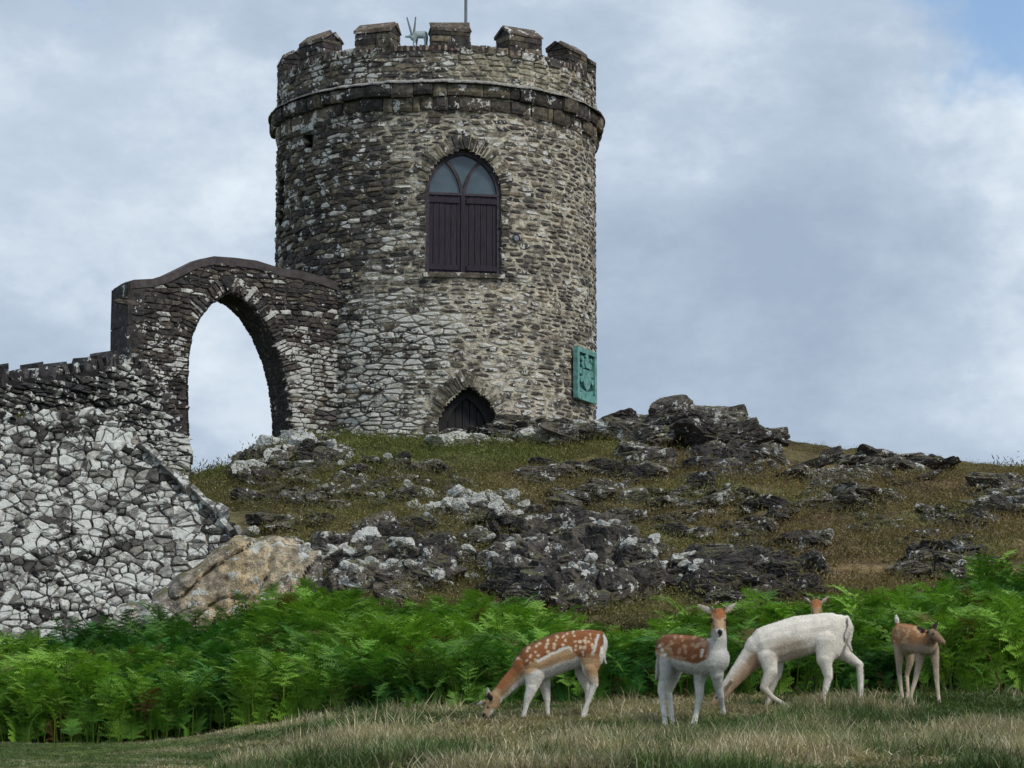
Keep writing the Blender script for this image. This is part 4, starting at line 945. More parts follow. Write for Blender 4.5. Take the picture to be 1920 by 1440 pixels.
# ------------------------------------------------------------------ grass and bracken
def src_collection(name, datas):
    c = bpy.data.collections.new(name)
    for i, d in enumerate(datas): c.objects.link(bpy.data.objects.new('%s_%d' % (name, i), d))
    return c
def instancer(name, P, rot, scl, idx_, tint, coll):
    me = bpy.data.meshes.new(name); me.vertices.add(len(P)); me.vertices.foreach_set('co', np.asarray(P, np.float32).ravel())
    for nm, ty, key, val in (('rot', 'FLOAT_VECTOR', 'vector', rot), ('scl', 'FLOAT_VECTOR', 'vector', scl), ('idx', 'INT', 'value', idx_), ('tint', 'FLOAT_COLOR', 'color', tint)):
        a = me.attributes.new(nm, ty, 'POINT'); a.data.foreach_set(key, np.asarray(val, np.int32 if ty == 'INT' else np.float32).ravel())
    o = link(name, me); g = bpy.data.node_groups.new(name, 'GeometryNodeTree')
    g.interface.new_socket('Geometry', in_out='INPUT', socket_type='NodeSocketGeometry'); g.interface.new_socket('Geometry', in_out='OUTPUT', socket_type='NodeSocketGeometry')
    gi = g.nodes.new('NodeGroupInput'); go = g.nodes.new('NodeGroupOutput'); ip = g.nodes.new('GeometryNodeInstanceOnPoints')
    ci = g.nodes.new('GeometryNodeCollectionInfo'); ci.inputs[0].default_value = coll; ci.inputs['Separate Children'].default_value = True; ci.inputs['Reset Children'].default_value = True
    def na(n_, ty):
        q = g.nodes.new('GeometryNodeInputNamedAttribute'); q.data_type = ty; q.inputs[0].default_value = n_; return [s for s in q.outputs if s.enabled and s.name == 'Attribute'][0]
    g.links.new(gi.outputs[0], ip.inputs['Points']); g.links.new(ci.outputs[0], ip.inputs['Instance']); ip.inputs['Pick Instance'].default_value = True
    g.links.new(na('idx', 'INT'), ip.inputs['Instance Index']); g.links.new(na('rot', 'FLOAT_VECTOR'), ip.inputs['Rotation']); g.links.new(na('scl', 'FLOAT_VECTOR'), ip.inputs['Scale'])
    g.links.new(ip.outputs[0], go.inputs[0]); md = o.modifiers.new('instances', 'NODES'); md.node_group = g
    o['kind'] = 'stuff'; return o
def tuft(seed, nb, h0, h1, wd, spread, lean):
    rg = np.random.default_rng(seed); V = []; F = []; T = []
    for i in range(nb):
        a = rg.uniform(0, 6.28); b0 = np.array([rg.normal() * spread, rg.normal() * spread, -0.02]); h = rg.uniform(h0, h1); ln = rg.uniform(0.2, 1) * lean * h
        dr = np.array([math.cos(a), math.sin(a), 0]); sd_ = np.array([-dr[1], dr[0], 0]) * wd / 2; k = len(V)
        for f, ww in ((0, 1), (0.5, 0.9), (1, 0.15)):
            c = b0 + dr * ln * f ** 1.8 + np.array([0, 0, h * (f - 0.25 * f * f * lean)])
            V += [c - sd_ * ww, c + sd_ * ww]
        F += [(k, k + 1, k + 3, k + 2), (k + 2, k + 3, k + 5, k + 4)]; g_ = rg.uniform(0.7, 1.3); T += [(g_, g_ * rg.uniform(.95, 1.05), g_, 1)] * 6
    return mesh('tuft', V, F, M_GRASS, np.array(T))
fg_c = src_collection('meadow_tuft', [tuft(i, 18, 0.03, 0.10, 0.010, 0.07, 1.7) for i in range(5)] + [tuft(20 + i, 22, 0.10, 0.27, 0.008, 0.06, 0.9) for i in range(3)])
hl_c = src_collection('hill_tuft', [tuft(40 + i, 20, 0.014, 0.048, 0.014, 0.13, 2.0) for i in range(6)])
def grass_tints(x, y, straw_amt, rg):
    n_ = fbm(x * 0.7, y * 0.9, 71, 3); k = np.clip((n_ - 0.5) * 5.5 + straw_amt + rg.normal(0, 0.25, len(x)), 0, 1)[:, None]
    g1 = np.array([0.095, 0.145, 0.052]); s1 = np.array([0.40, 0.345, 0.235]); c = g1 + (s1 - g1) * k; c *= rg.uniform(0.6, 1.4, (len(x), 1)) * (0.7 + 0.7 * fbm(x * 1.7, y * 2.2, 88, 3))[:, None]; return np.hstack([c, np.ones((len(x), 1))])
rg = np.random.default_rng(3)
N_ = 42000; y = rg.uniform(22.3, 33.6, N_); x = rg.uniform(-1, 1, N_) * y * 0.172; z = height(x, y)
lf = np.clip((-1.6 - x) / 1.6, 0, 1); straw = 0.30 - 0.55 * lf
keep = rg.random(N_) < (1 - 0.25 * lf); x, y, z, lf, straw = x[keep], y[keep], z[keep], lf[keep], straw[keep]; N_ = len(x)
tall = (fbm(x * 0.9, y * 1.1, 83, 3) > 0.53) & (rg.random(N_) < 0.6) & (lf < 0.3) & ((y < 28.6) | (rg.random(N_) < 0.06))
ux = 960 + FOC * x / y; tall |= (np.hypot((ux - 1560) / 90, (y - 29.3) / 0.8) < 1) & (rg.random(N_) < 0.6)
ix = np.where(tall, 5 + rg.integers(0, 3, N_), rg.integers(0, 5, N_)); sc = rg.uniform(0.6, 1.25, N_) * (1 - 0.62 * lf)
tn = grass_tints(x, y, straw + 0.25 * tall, rg)
o = instancer('meadow_grass', np.stack([x, y, z], 1), np.stack([rg.normal(0, .15, N_), rg.normal(0, .15, N_), rg.uniform(0, 6.28, N_)], 1), np.stack([sc] * 3, 1), ix, tn, fg_c)
o['label'] = 'rough green and straw coloured grass under the deer'; o['category'] = 'grass'
N_ = 80000; y = rg.uniform(36.5, 69.5, N_); x = rg.uniform(-1, 1, N_) * y * 0.175; z = height(x, y)
den = fbm(x * 0.5, y * 0.8, 93, 3); k = (den > 0.27) & ~((x < -3.9) & (y < 50)) & (np.hypot(x - TC[0], y - TC[1]) > TR + 0.1); x, y, z = x[k], y[k], z[k]; N_ = len(x)
c = ground_tint(x, y) * 1.35; c = c * rg.uniform(0.45, 1.5, (N_, 1)); yl = (rg.random(N_) < 0.6) & (fbm(x * 0.6, y * 1.4, 97, 3) > 0.56); c[yl] = c[yl] * 0.5 + np.array([0.30, 0.23, 0.11]) * 0.6
o = instancer('hill_grass', np.stack([x, y, z], 1), np.stack([rg.normal(-0.35, .25, N_), rg.normal(0, .3, N_), rg.uniform(-0.8, 0.8, N_)], 1), np.stack([rg.uniform(.7, 1.5, N_) * np.where(y > 60.5, 0.38, 1.0)] * 3, 1), rg.integers(0, 6, N_), np.hstack([c, np.ones((N_, 1))]), hl_c)
o['label'] = 'short brown and olive turf tufts covering the hillside'; o['category'] = 'grass'

def frond(seed, stipe=0.5, blade=0.62):
    """bracken: a stalk and an arching blade of toothed leaflets in opposite pairs"""
    rg = np.random.default_rng(seed); V = []; F = []; T = []; n_ = 30; path = []; p = np.array([0, 0, -0.05]); ang = R_(86); SV, SF = [], []
    for i in range(n_ + 1):
        path.append(p.copy()); k = i / n_
        if k > 0.45: ang -= R_(rg.uniform(3.5, 6.5))
        elif k > 0.3: ang -= R_(2)
        p = p + np.array([math.cos(ang), 0, math.sin(ang)]) * (stipe + blade) / n_
    path = np.array(path); sv, sf = tube(path, np.linspace(0.008, 0.002, n_ + 1), 4, False)
    stem = (sv, sf)
    i0 = int(n_ * stipe / (stipe + blade)) - 2
    for i in range(i0, n_ + 1):
        t = (i - i0) / (n_ - i0)
        if (i - i0) % 2 and t < 0.6: continue
        ln = 0.185 * (1 - t) ** 0.85 * (0.75 + 0.25 * math.sin(min(1, t * 5) * 1.57)) + 0.015
        tg = path[min(i + 1, n_)] - path[max(i - 1, 0)]; tg /= np.linalg.norm(tg); up = np.array([-tg[2], 0, tg[0]]) if tg[0] > 0 else np.array([0, 0, 1.0])
        for sg in (-1, 1):
            d0 = np.array([0, sg, 0]) * 0.88 + tg * 0.42; d0 /= np.linalg.norm(d0); drp = rg.uniform(-0.15, 0.6); m_ = 7
            for j in range(m_):
                f = (j + 0.5) / m_; c = path[i] + d0 * ln * f - np.array([0, 0, drp * ln * f * f]) + up * 0.02 * f
                lw = 0.022 * (1 - f) ** 0.7 * (0.35 + 0.65 * min(1, ln / 0.2)) + 0.006; sdv = np.cross(d0, up); sdv /= np.linalg.norm(sdv); st_ = ln / m_ * 0.42
                for s2 in (-1, 1):
                    e_ = sdv * s2 * lw + d0 * lw * 0.35 - np.array([0, 0, lw * rg.uniform(0.0, 0.4)]); kk = len(V)
                    V += [c - d0 * st_, c + d0 * st_, c + e_ + d0 * st_ * 0.5, c + e_ - d0 * st_ * 0.4]; F.append((kk, kk + 1, kk + 2, kk + 3)); g_ = rg.uniform(0.75, 1.2); T += [(g_, g_, g_, 1)] * 4
    return (np.array(V), F, np.array(T)), stem
FR = [frond(900 + i, 0.40 + 0.08 * (i % 3), 0.34 + 0.05 * (i % 2)) for i in range(6)] + [frond(950 + i, 0.10 + 0.07 * i, 0.32) for i in range(3)]
fern_meshes = []
for (bv, bf, bt), (sv, sf) in FR:
    V = np.vstack([bv, sv]); F = list(bf) + [tuple(i + len(bv) for i in f) for f in sf]; T = np.vstack([bt, np.tile([0.75, 0.6, 0.6, 1], (len(sv), 1))]); fern_meshes.append(mesh('bracken_plant', V, F, M_FERN, T))
fern_c = src_collection('bracken_source', fern_meshes)
UF = [-200, 0, 300, 500, 600, 700, 900, 1000, 1150, 1300, 1500, 1650, 1750, 1850, 2100]
YF = [33.0, 33.0, 32.9, 32.6, 32.6, 32.4, 32.0, 31.9, 31.7, 31.5, 32.2, 32.4, 32.2, 32.4, 32.4]
YR = [39.3, 39.3, 40.6, 40.8, 41.0, 41.0, 40.6, 39.4, 38.4, 38.0, 37.6, 39.2, 40.4, 41.4, 41.4]
N_ = 19000; y = rg.uniform(31.4, 42, N_); x = rg.uniform(-1, 1, N_) * y * 0.178; u = 960 + FOC * x / (y * 1.0)
k = (y > np.interp(u, UF, YF)) & (y < np.interp(u, UF, YR)); x, y, u = x[k], y[k], u[k]; N_ = len(x); z = height(x, y)
nn = fbm(x * 0.8, y * 0.8, 55, 3); g1 = np.array([0.045, 0.165, 0.025]); g2 = np.array([0.225, 0.420, 0.050]); kk = np.clip((nn - 0.5) * 3 + 0.45 + rg.normal(0, .22, N_), 0, 1)[:, None]
c = (g1 + (g2 - g1) * kk) * rg.uniform(.55, 1.25, (N_, 1)); dd_ = rg.random(N_) < 0.025; c[dd_] = np.array([0.16, 0.10, 0.04]); fd = y - np.interp(u, UF, YF); low = rg.random(N_) < np.clip(0.42 - fd * 0.3, 0.08, 1); sc = rg.uniform(0.70, 1.15, N_) * (0.45 + 1.05 * nn) * (1 + 0.04 * np.clip((u - 1620) / 200, 0, 1)) * (1 - 0.42 * np.exp(-((u - 1150) / 110) ** 2) * np.clip((y - 33) / 3, 0, 1))
o = instancer('bracken', np.stack([x, y, z], 1), np.stack([rg.normal(0, .12, N_), rg.normal(0, .15, N_), rg.uniform(0, 6.28, N_)], 1), np.stack([sc] * 3, 1), np.where(low, 6 + rg.integers(0, 3, N_), rg.integers(0, 6, N_)), np.hstack([c, np.ones((N_, 1))]), fern_c)
o['label'] = 'dense bright green bracken thicket behind the deer'; o['category'] = 'bracken'
# single ferns standing clear along the front edge of the thicket
fo = []
for (bv, bf, bt), (sv, sf) in FR: fo.append((mesh('frond', bv, bf, M_FERN1, bt), mesh('stalk', sv, sf, M_FERN1, np.array([0.8, 0.65, 0.6, 1]))))
for i in range(34):
    uu = -20 + 1960 * (i + random.random()) / 34; Y = float(np.interp(uu, UF, YF)) - random.uniform(0.0, 0.25); xx = (uu - 960) * Y / FOC
    if 870 < uu < 1640: Y += 0.15
    zz_ = float(height(np.array([xx]), np.array([Y]))[0]); where = 'left bracken' if uu < 900 else ('bracken behind the deer' if uu < 1640 else 'right bracken')
    f = thing('bracken_fern', (xx, Y, zz_), 'single green fern at the front edge of the %s' % where, 'fern', 'ferns at the front edge of the %s' % where)
    f.rotation_euler = (0, 0, random.uniform(0, 6.28)); s_ = random.uniform(0.55, 0.95); f.scale = (s_, s_, s_ * 0.9)
    a, b_ = fo[(i * 4) % 9]; link('frond', a, f); link('stalk', b_, f)

# ------------------------------------------------------------------ deer: one continuous surface each, traced capsules fused by voxel remesh
def capsule(p0, r0, p1, r1, lat=None, k=1.0, n=14):
    p0 = np.array(p0, float); p1 = np.array(p1, float); d = p1 - p0; L = np.linalg.norm(d)
    d = d / L if L > 1e-6 else np.array([0, 0, 1.0]); a = np.cross(d, [0, 1.0, 0] if abs(d[1]) < 0.9 else [1.0, 0, 0]); a /= np.linalg.norm(a); b2 = np.cross(d, a); V = []; rings = []
    for q in np.linspace(-90, 0, 5)[1:]: rings.append((p0 + d * r0 * math.sin(R_(q)), r0 * math.cos(R_(q))))
    for q in np.linspace(0, 90, 5)[:-1]: rings.append((p1 + d * r1 * math.sin(R_(q)), r1 * math.cos(R_(q))))
    for c, r in rings:
        for i in range(n): g = 2 * math.pi * i / n; V.append(c + r * (a * math.cos(g) + b2 * math.sin(g)))
    m_ = len(rings); V += [p0 - d * r0, p1 + d * r1]; F = []
    for j in range(m_ - 1):
        for i in range(n): F.append((j * n + i, j * n + (i + 1) % n, (j + 1) * n + (i + 1) % n, (j + 1) * n + i))
    for i in range(n): F += [(m_ * n, (i + 1) % n, i), (m_ * n + 1, (m_ - 1) * n + i, (m_ - 1) * n + (i + 1) % n)]
    V = np.array(V)
    if lat is not None and k != 1.0:
        l = np.array(lat, float); t_ = np.clip(((V - p0) @ d) / max(L, 1e-6), 0, 1); c = p0 + np.outer(t_, p1 - p0); V = V - np.outer(((V - c) @ l) * (1 - k), l)
    return V, F
def fuse(parts, voxel=0.0095, smooth=5):
    V, F, _ = merge(parts); me = mesh('fuse', V, F); o = link('fuse_tmp', me)
    md = o.modifiers.new('r', 'REMESH'); md.mode = 'VOXEL'; md.voxel_size = voxel; ms = o.modifiers.new('s', 'SMOOTH'); ms.factor = 0.5; ms.iterations = smooth
    dg = bpy.context.evaluated_depsgraph_get(); dg.update(); out = bpy.data.meshes.new_from_object(o.evaluated_get(dg)); bpy.data.objects.remove(o); return out
class Trace:
    """a crop of the photograph: crop pixels -> metres in the animal's own frame at distance Y"""
    def __init__(s, ou, ov, k, Y): s.o = (ou, ov); s.k = k; s.Y = Y
    def pix(s, cx, cz): return s.o[0] + cx / s.k, s.o[1] + cz / s.k
    def p(s, cx, cz, dy=0.0): return at(*s.pix(cx, cz), s.Y + dy)
    def r(s, c): return c / s.k * s.Y / FOC
def deer(name, label, T, caps, paint, lat=(0, 1, 0), voxel=0.0080, extra=None, group='herd of fallow deer', hairdir=0.7, rscale=0.97):
    parts = []
    for c in caps:
        (x0, z0, y0), r0, (x1, z1, y1), r1 = c[:4]; kk = c[4] if len(c) > 4 else 1.0; lt = c[5] if len(c) > 5 else lat
        if rscale != 1: f_ = rscale if r0 > 60 else rscale - 0.07; r0 *= f_; r1 *= f_
        parts.append(capsule(T.p(x0, z0, y0), T.r(r0), T.p(x1, z1, y1), T.r(r1), lt, kk))
    me = fuse(parts, voxel); co = np.empty(len(me.vertices) * 3, np.float32); me.vertices.foreach_get('co', co); co = co.reshape(-1, 3).astype(float)
    u, v = proj(co); cx = (u - T.o[0]) * T.k; cz = (v - T.o[1]) * T.k
    q_ = 5.0 * T.k / 3.7; wx = fbm(co[:, 0] * 16 + co[:, 1] * 9, co[:, 2] * 16, 3, 3) - 0.5; wz = fbm(co[:, 0] * 16 + 50, co[:, 2] * 16 + co[:, 1] * 9, 4, 3) - 0.5; cx = cx + wx * q_ * 5; cz = cz + wz * q_ * 5
    col = paint(cx, cz, co[:, 1] - T.Y, co); base = np.array([co[:, 0].mean(), co[:, 1].mean(), co[:, 2].min()])
    out = bpy.data.meshes.new(name); me.vertices.foreach_set('co', (co - base).astype(np.float32).ravel()); me.update()
    set_tint(me, np.hstack([col, np.ones((len(col), 1))])); me.materials.clear(); me.materials.append(M_FUR); me.polygons.foreach_set('use_smooth', [True] * len(me.polygons)); me.name = name
    o = link(name, me, None, base); WL[o.name] = base; tag(o, label, 'deer', group)
    nv = len(co); nrm = np.empty(nv * 3, np.float32); me.vertex_normals.foreach_get('vector', nrm); nrm = nrm.reshape(-1, 3).astype(float)
    rh = np.random.default_rng(17); back = np.array([hairdir, 0.0, -0.75]); fd_ = nrm * 0.42 + back + rh.normal(0, 0.28, (nv, 3)); fd_ -= nrm * np.minimum((fd_ * nrm).sum(1), 0)[:, None]; fd_ += nrm * 0.22; fd_ /= np.linalg.norm(fd_, axis=1)[:, None]
    sd_ = np.cross(fd_, nrm); sd_ /= np.linalg.norm(sd_, axis=1)[:, None] + 1e-9; ln_ = rh.uniform(0.009, 0.019, nv)[:, None] * np.clip((co[:, 2] - base[2]) / 0.35, 0.45, 1)[:, None]
    b0 = co - base - nrm * 0.002; HV = np.stack([b0 - sd_ * 0.0028, b0 + sd_ * 0.0028, b0 + fd_ * ln_], 1).reshape(-1, 3)
    hm = bpy.data.meshes.new('coat_hair'); hm.vertices.add(nv * 3); hm.vertices.foreach_set('co', HV.astype(np.float32).ravel()); hm.loops.add(nv * 3); hm.loops.foreach_set('vertex_index', np.arange(nv * 3)); hm.polygons.add(nv); hm.polygons.foreach_set('loop_start', np.arange(0, nv * 3, 3)); hm.update()
    hc = np.repeat(col * rh.uniform(0.72, 1.22, (nv, 1)), 3, 0); set_tint(hm, np.hstack([hc, np.ones((len(hc), 1))])); hm.materials.append(M_FUR)
    h_ = link('coat_hair', hm, o); h_['kind'] = 'stuff'
    for (nm, pth, rad, mt) in (extra or []):
        V, F = tube([T.p(*q) for q in pth], [T.r(r) for r in rad], 7); world_obj(nm, V, F, mt, o, smooth=True)
    return o
def sm(a, lo, hi): t_ = np.clip((a - lo) / (hi - lo), 0, 1); return (t_ * t_ * (3 - 2 * t_))[:, None]
def blot(cx, cz, pts, soft=6):
    m_ = np.zeros(len(cx))
    for (x, z, r) in pts: m_ = np.maximum(m_, np.clip((r + soft - np.hypot(cx - x, cz - z)) / soft, 0, 1))
    return m_[:, None]
WHT = np.array([0.80, 0.77, 0.69]); RUF = np.array([0.31, 0.118, 0.042]); TANC = np.array([0.44, 0.285, 0.155]); BLK = np.array([0.012, 0.010, 0.010]); GREYW = np.array([0.66, 0.645, 0.60])
# --- A: spotted doe grazing at the left
TA = Trace(880, 1150, 6.857, 30.0)
capsA = [((1520,430,0),235,(1180,495,0),262,.78), ((1180,495,0),262,(860,630,0),255,.78), ((860,630,0),255,(760,690,0),215,.72), ((1520,430,0),235,(1590,400,0),190,.75), ((1600,360,0),150,(1560,560,-0.05),165,.8),
 ((760,690,0),190,(560,850,0),118,.7), ((560,850,0),118,(360,1060,0),88,.75), ((350,1070,0),92,(290,1180,0),86,.85), ((290,1180,0),82,(200,1330,0),44,.85), ((200,1330,0),46,(185,1365,0),38,.9),
 ((285,1130,-.05),26,(255,1050,-.09),48,.45,(0,1,0)), ((255,1050,-.09),46,(232,965,-.11),16,.5,(0,1,0)), ((230,1130,.05),26,(165,1150,.09),42,.5,(0,1,0)), ((165,1150,.09),40,(105,1170,.11),18,.5,(0,1,0)),
 ((830,800,-.08),130,(800,960,-.09),78,.75), ((800,960,-.09),76,(742,1120,-.09),48), ((742,1120,-.09),48,(715,1250,-.09),32), ((715,1250,-.09),33,(690,1345,-.09),36),
 ((930,800,.08),120,(975,960,.09),70,.75), ((975,960,.09),68,(1000,1120,.09),44), ((1000,1120,.09),42,(1005,1250,.09),31), ((1005,1250,.09),32,(1020,1350,.09),36),
 ((1560,520,-.09),170,(1550,720,-.11),105,.7), ((1550,720,-.11),100,(1600,900,-.11),58), ((1600,900,-.11),52,(1545,1090,-.11),38), ((1545,1090,-.11),36,(1470,1270,-.11),30), ((1470,1270,-.11),30,(1450,1375,-.11),36),
 ((1480,560,.09),150,(1440,760,.11),90,.7), ((1440,760,.11),85,(1520,980,.11),50), ((1520,980,.11),44,(1520,1110,.11),36), ((1520,1110,.11),34,(1500,1260,.11),28), ((1500,1260,.11),28,(1490,1360,.11),34),
 ((1690,245,0),32,(1745,350,0),32,.7), ((1745,350,0),32,(1722,520,0),30,.7), ((1722,520,0),28,(1750,640,0),12,.7)]
rs = np.random.default_rng(12); spA = []
for i in range(9):
    for j in range(5):
        t_ = i / 8; x = 640 + 950 * t_; topz = np.interp(x, [600, 700, 900, 1150, 1400, 1600], [590, 430, 330, 235, 170, 215]); botz = np.interp(x, [600, 850, 1280, 1400, 1600], [720, 640, 440, 560, 560]); z_ = topz + 42 + (botz - topz - 60) * j / 4.2
        spA.append((x + rs.uniform(-30, 30), z_ + rs.uniform(-16, 16), rs.uniform(10, 20)))
spA += [(1420, 372, 18), (1470, 358, 18), (1525, 366, 18), (1430, 445, 18), (1485, 450, 18), (1450, 505, 16)]
def paintA(cx, cz, dy, co):
    line = np.interp(cx, [560, 880, 1100, 1280, 1400, 1700], [740, 610, 505, 430, 560, 600]); c = RUF * (1 - sm(cz - line, -12, 8)) + TANC * 1.25 * sm(cz - line, -12, 8)
    back = np.interp(cx, [580, 700, 900, 1150, 1400, 1600], [600, 430, 330, 230, 160, 190]); c = c * (0.72 + 0.28 * sm(cz - back, 10, 60))
    c = c + (np.array([0.68, 0.53, 0.37]) - c) * blot(cx, cz, spA, 9) * (cz < line + 60)[:, None] * (cx > 590)[:, None]
    ln = np.abs(cz - line); wl = ((cx > 870) & (cx < 1330)); c = c + (WHT - c) * (1 - sm(ln, 16, 30)) * wl[:, None]
    bel = np.interp(cx, [700, 900, 1130, 1400, 1460, 1560, 1700], [800, 700, 640, 555, 640, 900, 1200]); c = c + (GREYW - c) * sm(cz - bel, -10, 35) * (cx > 700)[:, None]
    leg = sm(cz, 760, 860) * (cx > 640)[:, None]; c = c + (WHT * 0.95 - c) * leg
    thigh = (cx > 1500) & (cz > 520) & (cz < 900) & (dy < 0); c = np.where(thigh[:, None], c * 0.5 + TANC * 1.1 * 0.5, c)
    nk = cx < 720; und = (cx - 560) * 0.72 + (cz - 900) * 0.70; c = np.where((nk & (cz > 600))[:, None], TANC * 0.9 + (RUF * 1.25 - TANC * 0.9) * (1 - sm(und, -90, -10)) + (GREYW - TANC * .9) * sm(und, -10, 50), c)
    head = (cx < 400) & (cz > 960); c = np.where(head[:, None], TANC * 1.05, c); c = c + (WHT * .9 - c) * blot(cx, cz, [(300, 1330, 50), (310, 1270, 30)], 25) * head[:, None]
    c = c + (BLK - c) * blot(cx, cz, [(170, 1330, 42), (160, 1370, 40)], 14); c = c + (BLK * 2 - c) * blot(cx, cz, [(232, 1215, 13)], 8); c = c + (WHT * .8 - c) * blot(cx, cz, [(215, 985, 50), (115, 1165, 42)], 12); c = c + (BLK * 3 - c) * blot(cx, cz, [(262, 1075, 34), (250, 1040, 22)], 10) * (dy < 0)[:, None]
    st_ = np.abs(cx - np.interp(cz, [240, 560], [1655, 1575])); c = c + (WHT * .8 - c) * (1 - sm(st_, 10, 24)) * ((cz > 260) & (cz < 540))[:, None]
    tail = sm(cx - np.interp(cz, [200, 300, 520], [1715, 1708, 1672]), -6, 10) * (cz < 680)[:, None]; c = c + (WHT - c) * tail; c = c + (BLK * 6 - c) * (1 - sm(np.abs(cx - 1700), 5, 16)) * ((cz < 400) & (cz > 250))[:, None] * 0.7
    hoof = cz > 1335; c = np.where((hoof & (cx > 600))[:, None], BLK * 2, c); return c
deer('fallow_deer', 'spotted rust brown deer grazing with head down at the left of the herd', TA, capsA, paintA)
# --- B: spotted young buck standing, facing the camera
TB = Trace(1200, 1120, 5.54, 29.3); lb = np.array([0.62, 0.78, 0.0]); lb /= np.linalg.norm(lb)
capsB = [((310,540,.26),168,(500,590,.05),205,.8), ((500,590,.05),205,(690,620,-.14),195,.8), ((690,620,-.14),195,(780,640,-.24),165,.85), ((260,520,.30),110,(330,640,.24),130,.8), ((790,700,-.26),120,(800,790,-.26),70),
 ((780,600,-.24),130,(815,440,-.28),92), ((815,440,-.28),90,(818,280,-.29),74), ((818,215,-.30),84,(822,250,-.36),72), ((822,250,-.36),66,(826,340,-.44),46), ((826,340,-.44),46,(826,372,-.46),40), ((820,170,-.30),64,(820,220,-.30),84),
 ((750,155,-.27),22,(690,120,-.25),36,.45,(0,1,0)), ((690,120,-.25),34,(600,72,-.23),12,.5,(0,1,0)), ((885,150,-.27),22,(930,115,-.25),36,.45,(0,1,0)), ((930,115,-.25),34,(998,58,-.23),12,.5,(0,1,0)),
 ((650,720,-.06),95,(620,860,-.06),62), ((620,860,-.06),60,(618,1040,-.07),44), ((618,1040,-.07),42,(585,1210,-.08),30), ((585,1210,-.08),31,(560,1310,-.10),38), ((560,1310,-.10),40,(548,1355,-.12),38),
 ((800,760,-.26),75,(815,920,-.20),48), ((815,920,-.20),48,(840,1030,-.16),40), ((840,1030,-.16),38,(855,1130,-.10),28), ((855,1130,-.10),29,(870,1195,-.08),30),
 ((300,640,.18),110,(270,780,.16),72), ((270,780,.16),70,(228,960,.17),46), ((228,960,.17),44,(235,1100,.14),34), ((235,1100,.14),33,(258,1270,.10),32), ((258,1270,.10),34,(262,1350,.07),36),
 ((380,700,.34),90,(350,840,.34),58), ((350,840,.34),56,(300,980,.38),40), ((300,980,.38),38,(320,1150,.30),30), ((320,1150,.30),30,(335,1290,.22),32), ((335,1290,.22),34,(340,1345,.18),35),
 ((205,600,.34),30,(190,700,.36),34), ((190,700,.36),32,(170,845,.36),12)]
rs = np.random.default_rng(5); spB = [(rs.uniform(200, 750), rs.uniform(400, 640), rs.uniform(10, 18)) for i in range(46)] + [(650, 560, 22), (640, 600, 20), (610, 490, 20), (730, 440, 26), (240, 545, 28), (270, 590, 22), (285, 520, 22), (225, 490, 22), (200, 510, 16)]
def paintB(cx, cz, dy, co):
    line = np.interp(cx, [180, 320, 560, 700, 760], [560, 625, 690, 640, 560]); c = RUF * (1 - sm(cz - line, -10, 10)) + WHT * 0.92 * sm(cz - line, -10, 10)
    back = np.interp(cx, [190, 330, 500, 740], [480, 365, 375, 435]); c = c * (0.78 + 0.22 * sm(cz - back, 5, 40)); c = c + (np.array([.58, .36, .21]) - c) * blot(cx, cz, spB, 7) * (cz < line)[:, None] * 0.85
    rump = (cx < 340) & (cz > 540) & (cz < 720); c = np.where(rump[:, None], c * 0.4 + TANC * 1.2 * 0.6, c); c = c + (WHT - c) * blot(cx, cz, [(235, 545, 15), (262, 600, 13), (285, 640, 12), (208, 500, 12), (655, 545, 11), (648, 575, 11), (638, 605, 10), (725, 445, 14)], 9)
    nk = sm(cx, 705, 775) * (cz > 280)[:, None]; c = c + (GREYW * 0.98 - c) * nk; side = sm(cx, 670, 770) * (cz > 420)[:, None] * (cz < 820)[:, None]; c = c + (GREYW - c) * side
    bel = (cz > line + 40) & (cz < 860) & (cx < 620); c = np.where(bel[:, None], GREYW * 0.9, c)
    hd = (cz < 350) & (cx > 700) & (dy < -.2); c = np.where(hd[:, None], np.array([0.52, 0.36, 0.21]), c); c = c + (RUF * 1.25 - c) * blot(cx, cz, [(820, 160, 52)], 22) * hd[:, None]
    mz = (cz > 318) & (cz < 440) & (np.abs(cx - 826) < 75) & (dy < -.33); c = np.where(mz[:, None], WHT * 0.9, c); c = c + (BLK - c) * blot(cx, cz, [(826, 362, 26), (826, 392, 10)], 7) * (dy < -.36)[:, None]; c = c + (BLK - c) * blot(cx, cz, [(742, 232, 19), (897, 228, 17)], 7) * (dy < -.25)[:, None]
    ear = ((cx < 735) | (cx > 905)) & (cz < 175) & (cz > 30); c = np.where(ear[:, None], np.array([.52, .47, .40]), c)
    hoof = (cz > 1348); c = np.where(hoof[:, None], BLK * 1.5, c); return c
deer('fallow_deer', 'spotted young deer standing and looking straight at the camera', TB, capsB, paintB, lb, hairdir=-0.5, extra=[('antler', [(775, 150, -.28), (745, 100, -.28), (790, 60, -.27), (820, 40, -.27)], [14, 12, 9, 5], M_HORN), ('antler', [(862, 148, -.28), (895, 105, -.28), (872, 85, -.27), (850, 92, -.27)], [14, 12, 9, 5], M_HORN)])
